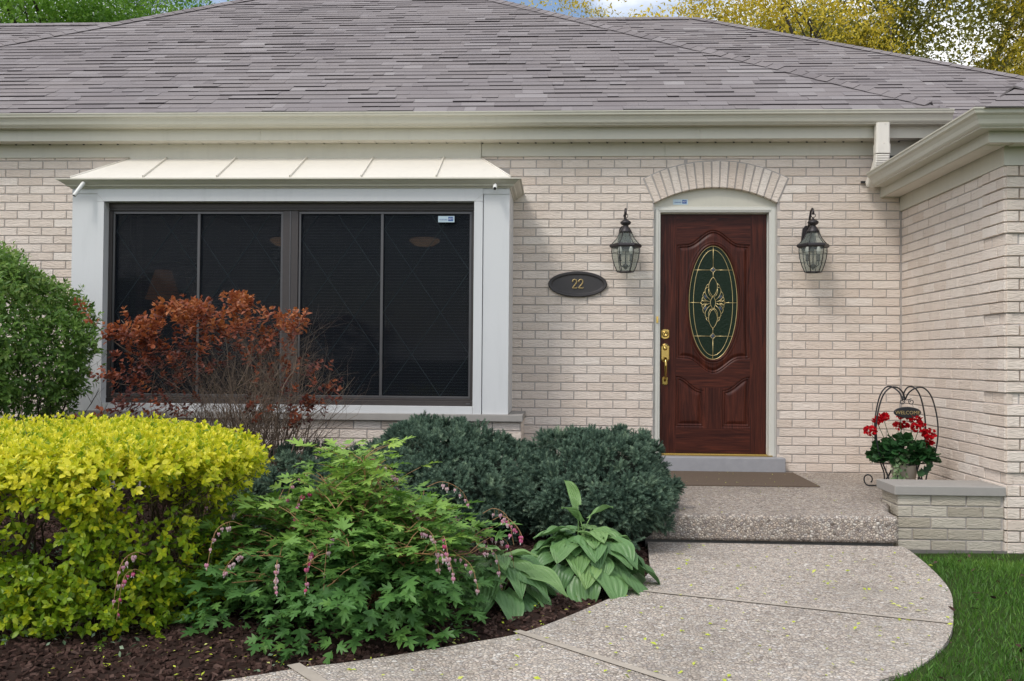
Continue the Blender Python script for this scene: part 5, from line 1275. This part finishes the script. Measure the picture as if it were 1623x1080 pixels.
def dome_specs(n_, R0, H0, L0, W0, seed, lo=.05):
    random.seed(seed); out = []
    for i in range(n_):
        f = (i+.5)/n_; az = i*2.39996+random.uniform(-.25, .25); f2 = f**.75        # 0 top of the mound, 1 its skirt
        r_ = R0*(.12+.88*f2)*random.uniform(.85, 1.1); z_ = H0*(1-f2**1.8)+lo+random.uniform(-.01, .015)
        e = .45-.95*f2+random.uniform(-.18, .18); L_ = L0*random.uniform(.82, 1.15)*(.85+.2*f2)
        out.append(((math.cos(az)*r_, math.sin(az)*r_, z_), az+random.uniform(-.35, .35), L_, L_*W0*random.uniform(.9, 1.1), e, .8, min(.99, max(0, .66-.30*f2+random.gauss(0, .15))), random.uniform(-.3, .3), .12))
    return out
stems = [((math.cos(a_)*.02, math.sin(a_)*.02, 0), a_, .10, .05, 1.1, 1.2, .4, 0, 1.2) for a_ in np.linspace(0, 2*PI, 9)[:-1]]
make_hosta((.115, -3.12, -1.0), 'ribbed green hosta with a tall upright shoot, right beside the path', stems+dome_specs(56, .225, .175, .155, .86, 4)+[((-.03, .02, .20), 2.2, .150, .072, 1.40, .8, .75, .9, .9), ((-.02, .0, .18), .3, .12, .06, 1.0, 1.0, .7, .3, 1.0), ((0, 0, .18), 3.6, .12, .06, 1.2, .9, .7, -.3, .8)], 4)
make_hosta((-.26, -3.52, -1.0), 'darker hosta with long drooping ribbed leaves beside the pink flowering plant', stems+dome_specs(32, .17, .14, .195, .62, 9), 9)

# ================================================================== ground stuff
def scatter_ground(mb, T, m, xr, yr, test, hf, size, tilt=.25, lift=.002, rnd=None, szj=(.6, 1.4), stretch=None):
    x = rng.uniform(*xr, m); y = rng.uniform(*yr, m); k = test(x, y); x, y = x[k], y[k]; m = len(x); z = hf(x, y)+lift
    a = rng.uniform(0, 2*PI, m); D_ = np.stack([np.cos(a), np.sin(a), rng.normal(size=m)*tilt], 1); N = rng.normal(size=(m, 3))*tilt+[0, 0, 1]
    S = size*rng.uniform(*szj, m); 
    if stretch: S = np.stack([S*rng.uniform(.5, 1.2, m)*stretch, S, S], 1)
    mb.inst(T, np.stack([x, y, z], 1), frames(D_, N), S, rng.random(m) if rnd is None else rnd(m), False)
chipT = ([(-.5, -.5, 0), (.5, -.5, .0), (.6, .5, 0), (-.4, .5, 0), (-.4, -.4, .28), (.45, -.45, .30), (.5, .4, .24), (-.35, .45, .3)], [(4, 5, 6, 7), (0, 1, 5, 4), (1, 2, 6, 5), (2, 3, 7, 6), (3, 0, 4, 7)])
b = MB(); inb = lambda x, y: inside(x, y, BEDPOLY)
scatter_ground(b, chipT, 30000, (-2.9, .5), (-5.2, -2.2), lambda x, y: inb(x, y) & (seg_dist(x, y, BED_S) > .008), bed_h, .024, .35, .0, stretch=.4)
scatter_ground(b, chipT, 9000, (-4.5, .5), (-2.4, -.1), inb, bed_h, .030, .3, .0, stretch=.4)
tag(b.build('mulch_chips', MAT['chip']), 'dark brown shredded bark mulch covering the planting bed', 'mulch', kind='stuff')
b = MB(); scatter_ground(b, LT_small, 2600, (-3.4, -.95), (-4.4, -2.6), lambda x, y: inb(x, y) & (noise3(np.stack([x, y, x*0], 1), 4, 8) > -.5), lambda x, y: bed_h(x, y)+.02, .020, .5, .0)
for _ in range(3): scatter_ground(b, LT_small, 500, (-1.2, .3), (-4.5, -3.2), lambda x, y: inb(x, y) & (noise3(np.stack([x, y, x*0], 1), 9, 4) > .6), lambda x, y: bed_h(x, y)+.006, .014, .4)
tag(b.build('ground_cover', MAT['weed']), 'small pale weeds growing in the mulch under the hedge', 'weeds', kind='stuff')
b = MB(); sc_ = lambda m, xr, yr, test, hf, s_: scatter_ground(b, LT_small, m, xr, yr, test, hf, s_, .25, .003)
sc_(620, (-1.4, 1.9), (-5, -2.2), lambda x, y: inside(x, y, WALK), lambda x, y: x*0-.998, .021)
sc_(90, (.6, 1.85), (-2.1, -.1), lambda x, y: x > 0, lambda x, y: x*0-.840+.008*((x < 1.75) & (y > -.9)), .011)
sc_(700, (-1.6, .4), (-4.6, -3.3), inb, lambda x, y: bed_h(x, y)+.012, .014)
tag(b.build('fallen_blossom', MAT['litter']), 'yellow green fallen blossom bits strewn over the path and bed', 'fallen blossom', kind='stuff')
# lawn
b = MB(); bladeT = ([(-.06, 0, 0), (.06, 0, 0), (-.045, .55, .04), (.045, .55, .04), (0, 1, .16)], [(0, 1, 3, 2), (2, 3, 4)])
LAWNP = [(x, y) for x, y in LAWN_S if y > -6.5]
m = 90000; x = rng.uniform(.55, 3.6, m); y = rng.uniform(-5.4, -1.73, m); k = (~inside(x, y, WALK)) & (x > np.interp(y, [-5.4, -4.4, -3.4, -2.2], [.2, 1.0, 1.6, 1.85])) & ~((x > 1.98) & (y > -1.745)); x, y = x[k], y[k]
dn_ = noise3(np.stack([x, y, x*0], 1), 3.0, 12); bare = smooth(y, -2.45, -1.90)*.78; k = rng.random(len(x)) > np.clip(.15+bare-.18*dn_+.5*(seg_dist(x, y, LAWN_S) < .03), 0, .97); x, y, dn_ = x[k], y[k], dn_[k]; m = len(x)
D_ = np.stack([rng.normal(size=m)*.45, rng.normal(size=m)*.45, np.ones(m)], 1)
b.inst(bladeT, np.stack([x, y, ground_h(x, y)-.004], 1), frames(D_, rng.normal(size=(m, 3))), rng.uniform(.014, .045, m), np.clip(.42+.15*dn_+.16*rng.normal(size=m), 0, .99))
tag(b.build('lawn_grass', MAT['grass']), 'short green lawn grass beside the curved path', 'grass', kind='stuff')
b = MB(); scatter_ground(b, LT_lance, 240, (1.1, 3), (-4.6, -1.8), lambda x, y: ~inside(x, y, WALK), lambda x, y: ground_h(x, y)+.018, .03, .5)
tag(b.build('dead_leaves', MAT['chip']), 'brown dead leaves lying in the lawn', 'dead leaves', kind='stuff')

# ================================================================== trees behind the roof
def tree(name, loc, label, cat, H_, spread, trunk_r, leafmat, clumps, size, crown, seed, Tn, nl=8, group=None, limbs=9, zmin=0.0):
    random.seed(seed); r = empty(name, loc, 0, label, cat, group)
    tw = MB(); tips = []; tw.tube([(0, 0, 0), (.1, 0, H_*.2), (.0, .1, H_*.4), (.15, 0, H_*.62)], [trunk_r*1.3, trunk_r, trunk_r*.8, trunk_r*.5], 10, rnd=.3)
    for i in range(limbs):
        a = 2*PI*i/limbs+random.uniform(-.3, .3); z = H_*random.uniform(.28, .60); grow(tw, (0, 0, z), (math.cos(a), math.sin(a), random.uniform(.25, .9)), spread*random.uniform(.6, .85), trunk_r*.42, 4, .50, up=.12, n=6, wig=.14, tips=tips)
    tw.build('trunk', MAT['bark'], r)
    rs = np.random.default_rng(seed); P = []
    tp_ = np.array([tuple(t[0]) for t in tips if t[2] <= 1])
    idx = rs.integers(0, len(tp_), clumps); P = tp_[idx]+rs.normal(size=(clumps, 3))*[.45, .45, .32]*crown
    P = P[P[:, 2] > zmin]; m = len(P)
    b = MB(); cr_ = np.clip(.5+.22*noise3(P, 1.1, seed)+.16*rs.normal(size=m), 0, .99)
    for j in range(nl):
        o = rs.normal(size=(m, 3))*size*.9; D_ = rs.normal(size=(m, 3))+[0, 0, .1]; b.inst(Tn, P+o, frames(D_, rs.normal(size=(m, 3))*.5+[0, 0, 1]), size*rs.uniform(.7, 1.3, m), np.clip(cr_+.12*rs.normal(size=m), 0, .99))
    b.build('crown', leafmat, r); return r
tree('honey_locust', (7.6, 12.5, -1.2), 'spreading tree with bright yellow spring leaves behind the right side of the roof', 'tree', 10.5, 6.0, .26, MAT['locust'], 21000, .078, .72, 31, leaf_T(.42, .05, .1, n=1), 13, limbs=13, zmin=2.5)
tree('broadleaf_tree', (-12.0, 14.5, -1.2), 'fresh green leafy tree rising behind the left end of the roof', 'tree', 11.0, 4.2, .18, MAT['treegreen'], 9000, .10, 1.0, 17, leaf_T(.6, .1, .1, n=1), 7, limbs=11, zmin=2.5)
tree('broadleaf_tree', (-10.0, 18.5, -1.2), 'thin green tree with sky showing through its leaves behind the left hip of the roof', 'tree', 13.5, 4.2, .16, MAT['treegreen'], 4500, .11, 1.0, 23, leaf_T(.55, .1, .1, n=1), 6, limbs=10, zmin=3)
tree('grey_green_tree', (-15.5, 20, -1.2), 'hazy grey green tree at the top left corner', 'tree', 15.5, 5.5, .28, MAT['spruce'], 14000, .10, 1.1, 27, leaf_T(.3, .05, .1, n=1), 8, limbs=13, zmin=3)
tree('broadleaf_tree', (11.5, 21, -1.2), 'olive green tree standing behind the yellow one', 'tree', 15, 6.5, .3, MAT['treedark'], 12000, .12, 1.2, 37, leaf_T(.6, .1, .1, n=1), 6, limbs=12, zmin=3)
tree('bare_tree', (-.7, 22, -1.2), 'nearly bare tree whose thin twigs show above the roof peak', 'tree', 11.5, 3.4, .12, MAT['treegreen'], 60, .08, .8, 41, leaf_T(.5, .1, .1, n=1), 3, limbs=9, zmin=3)
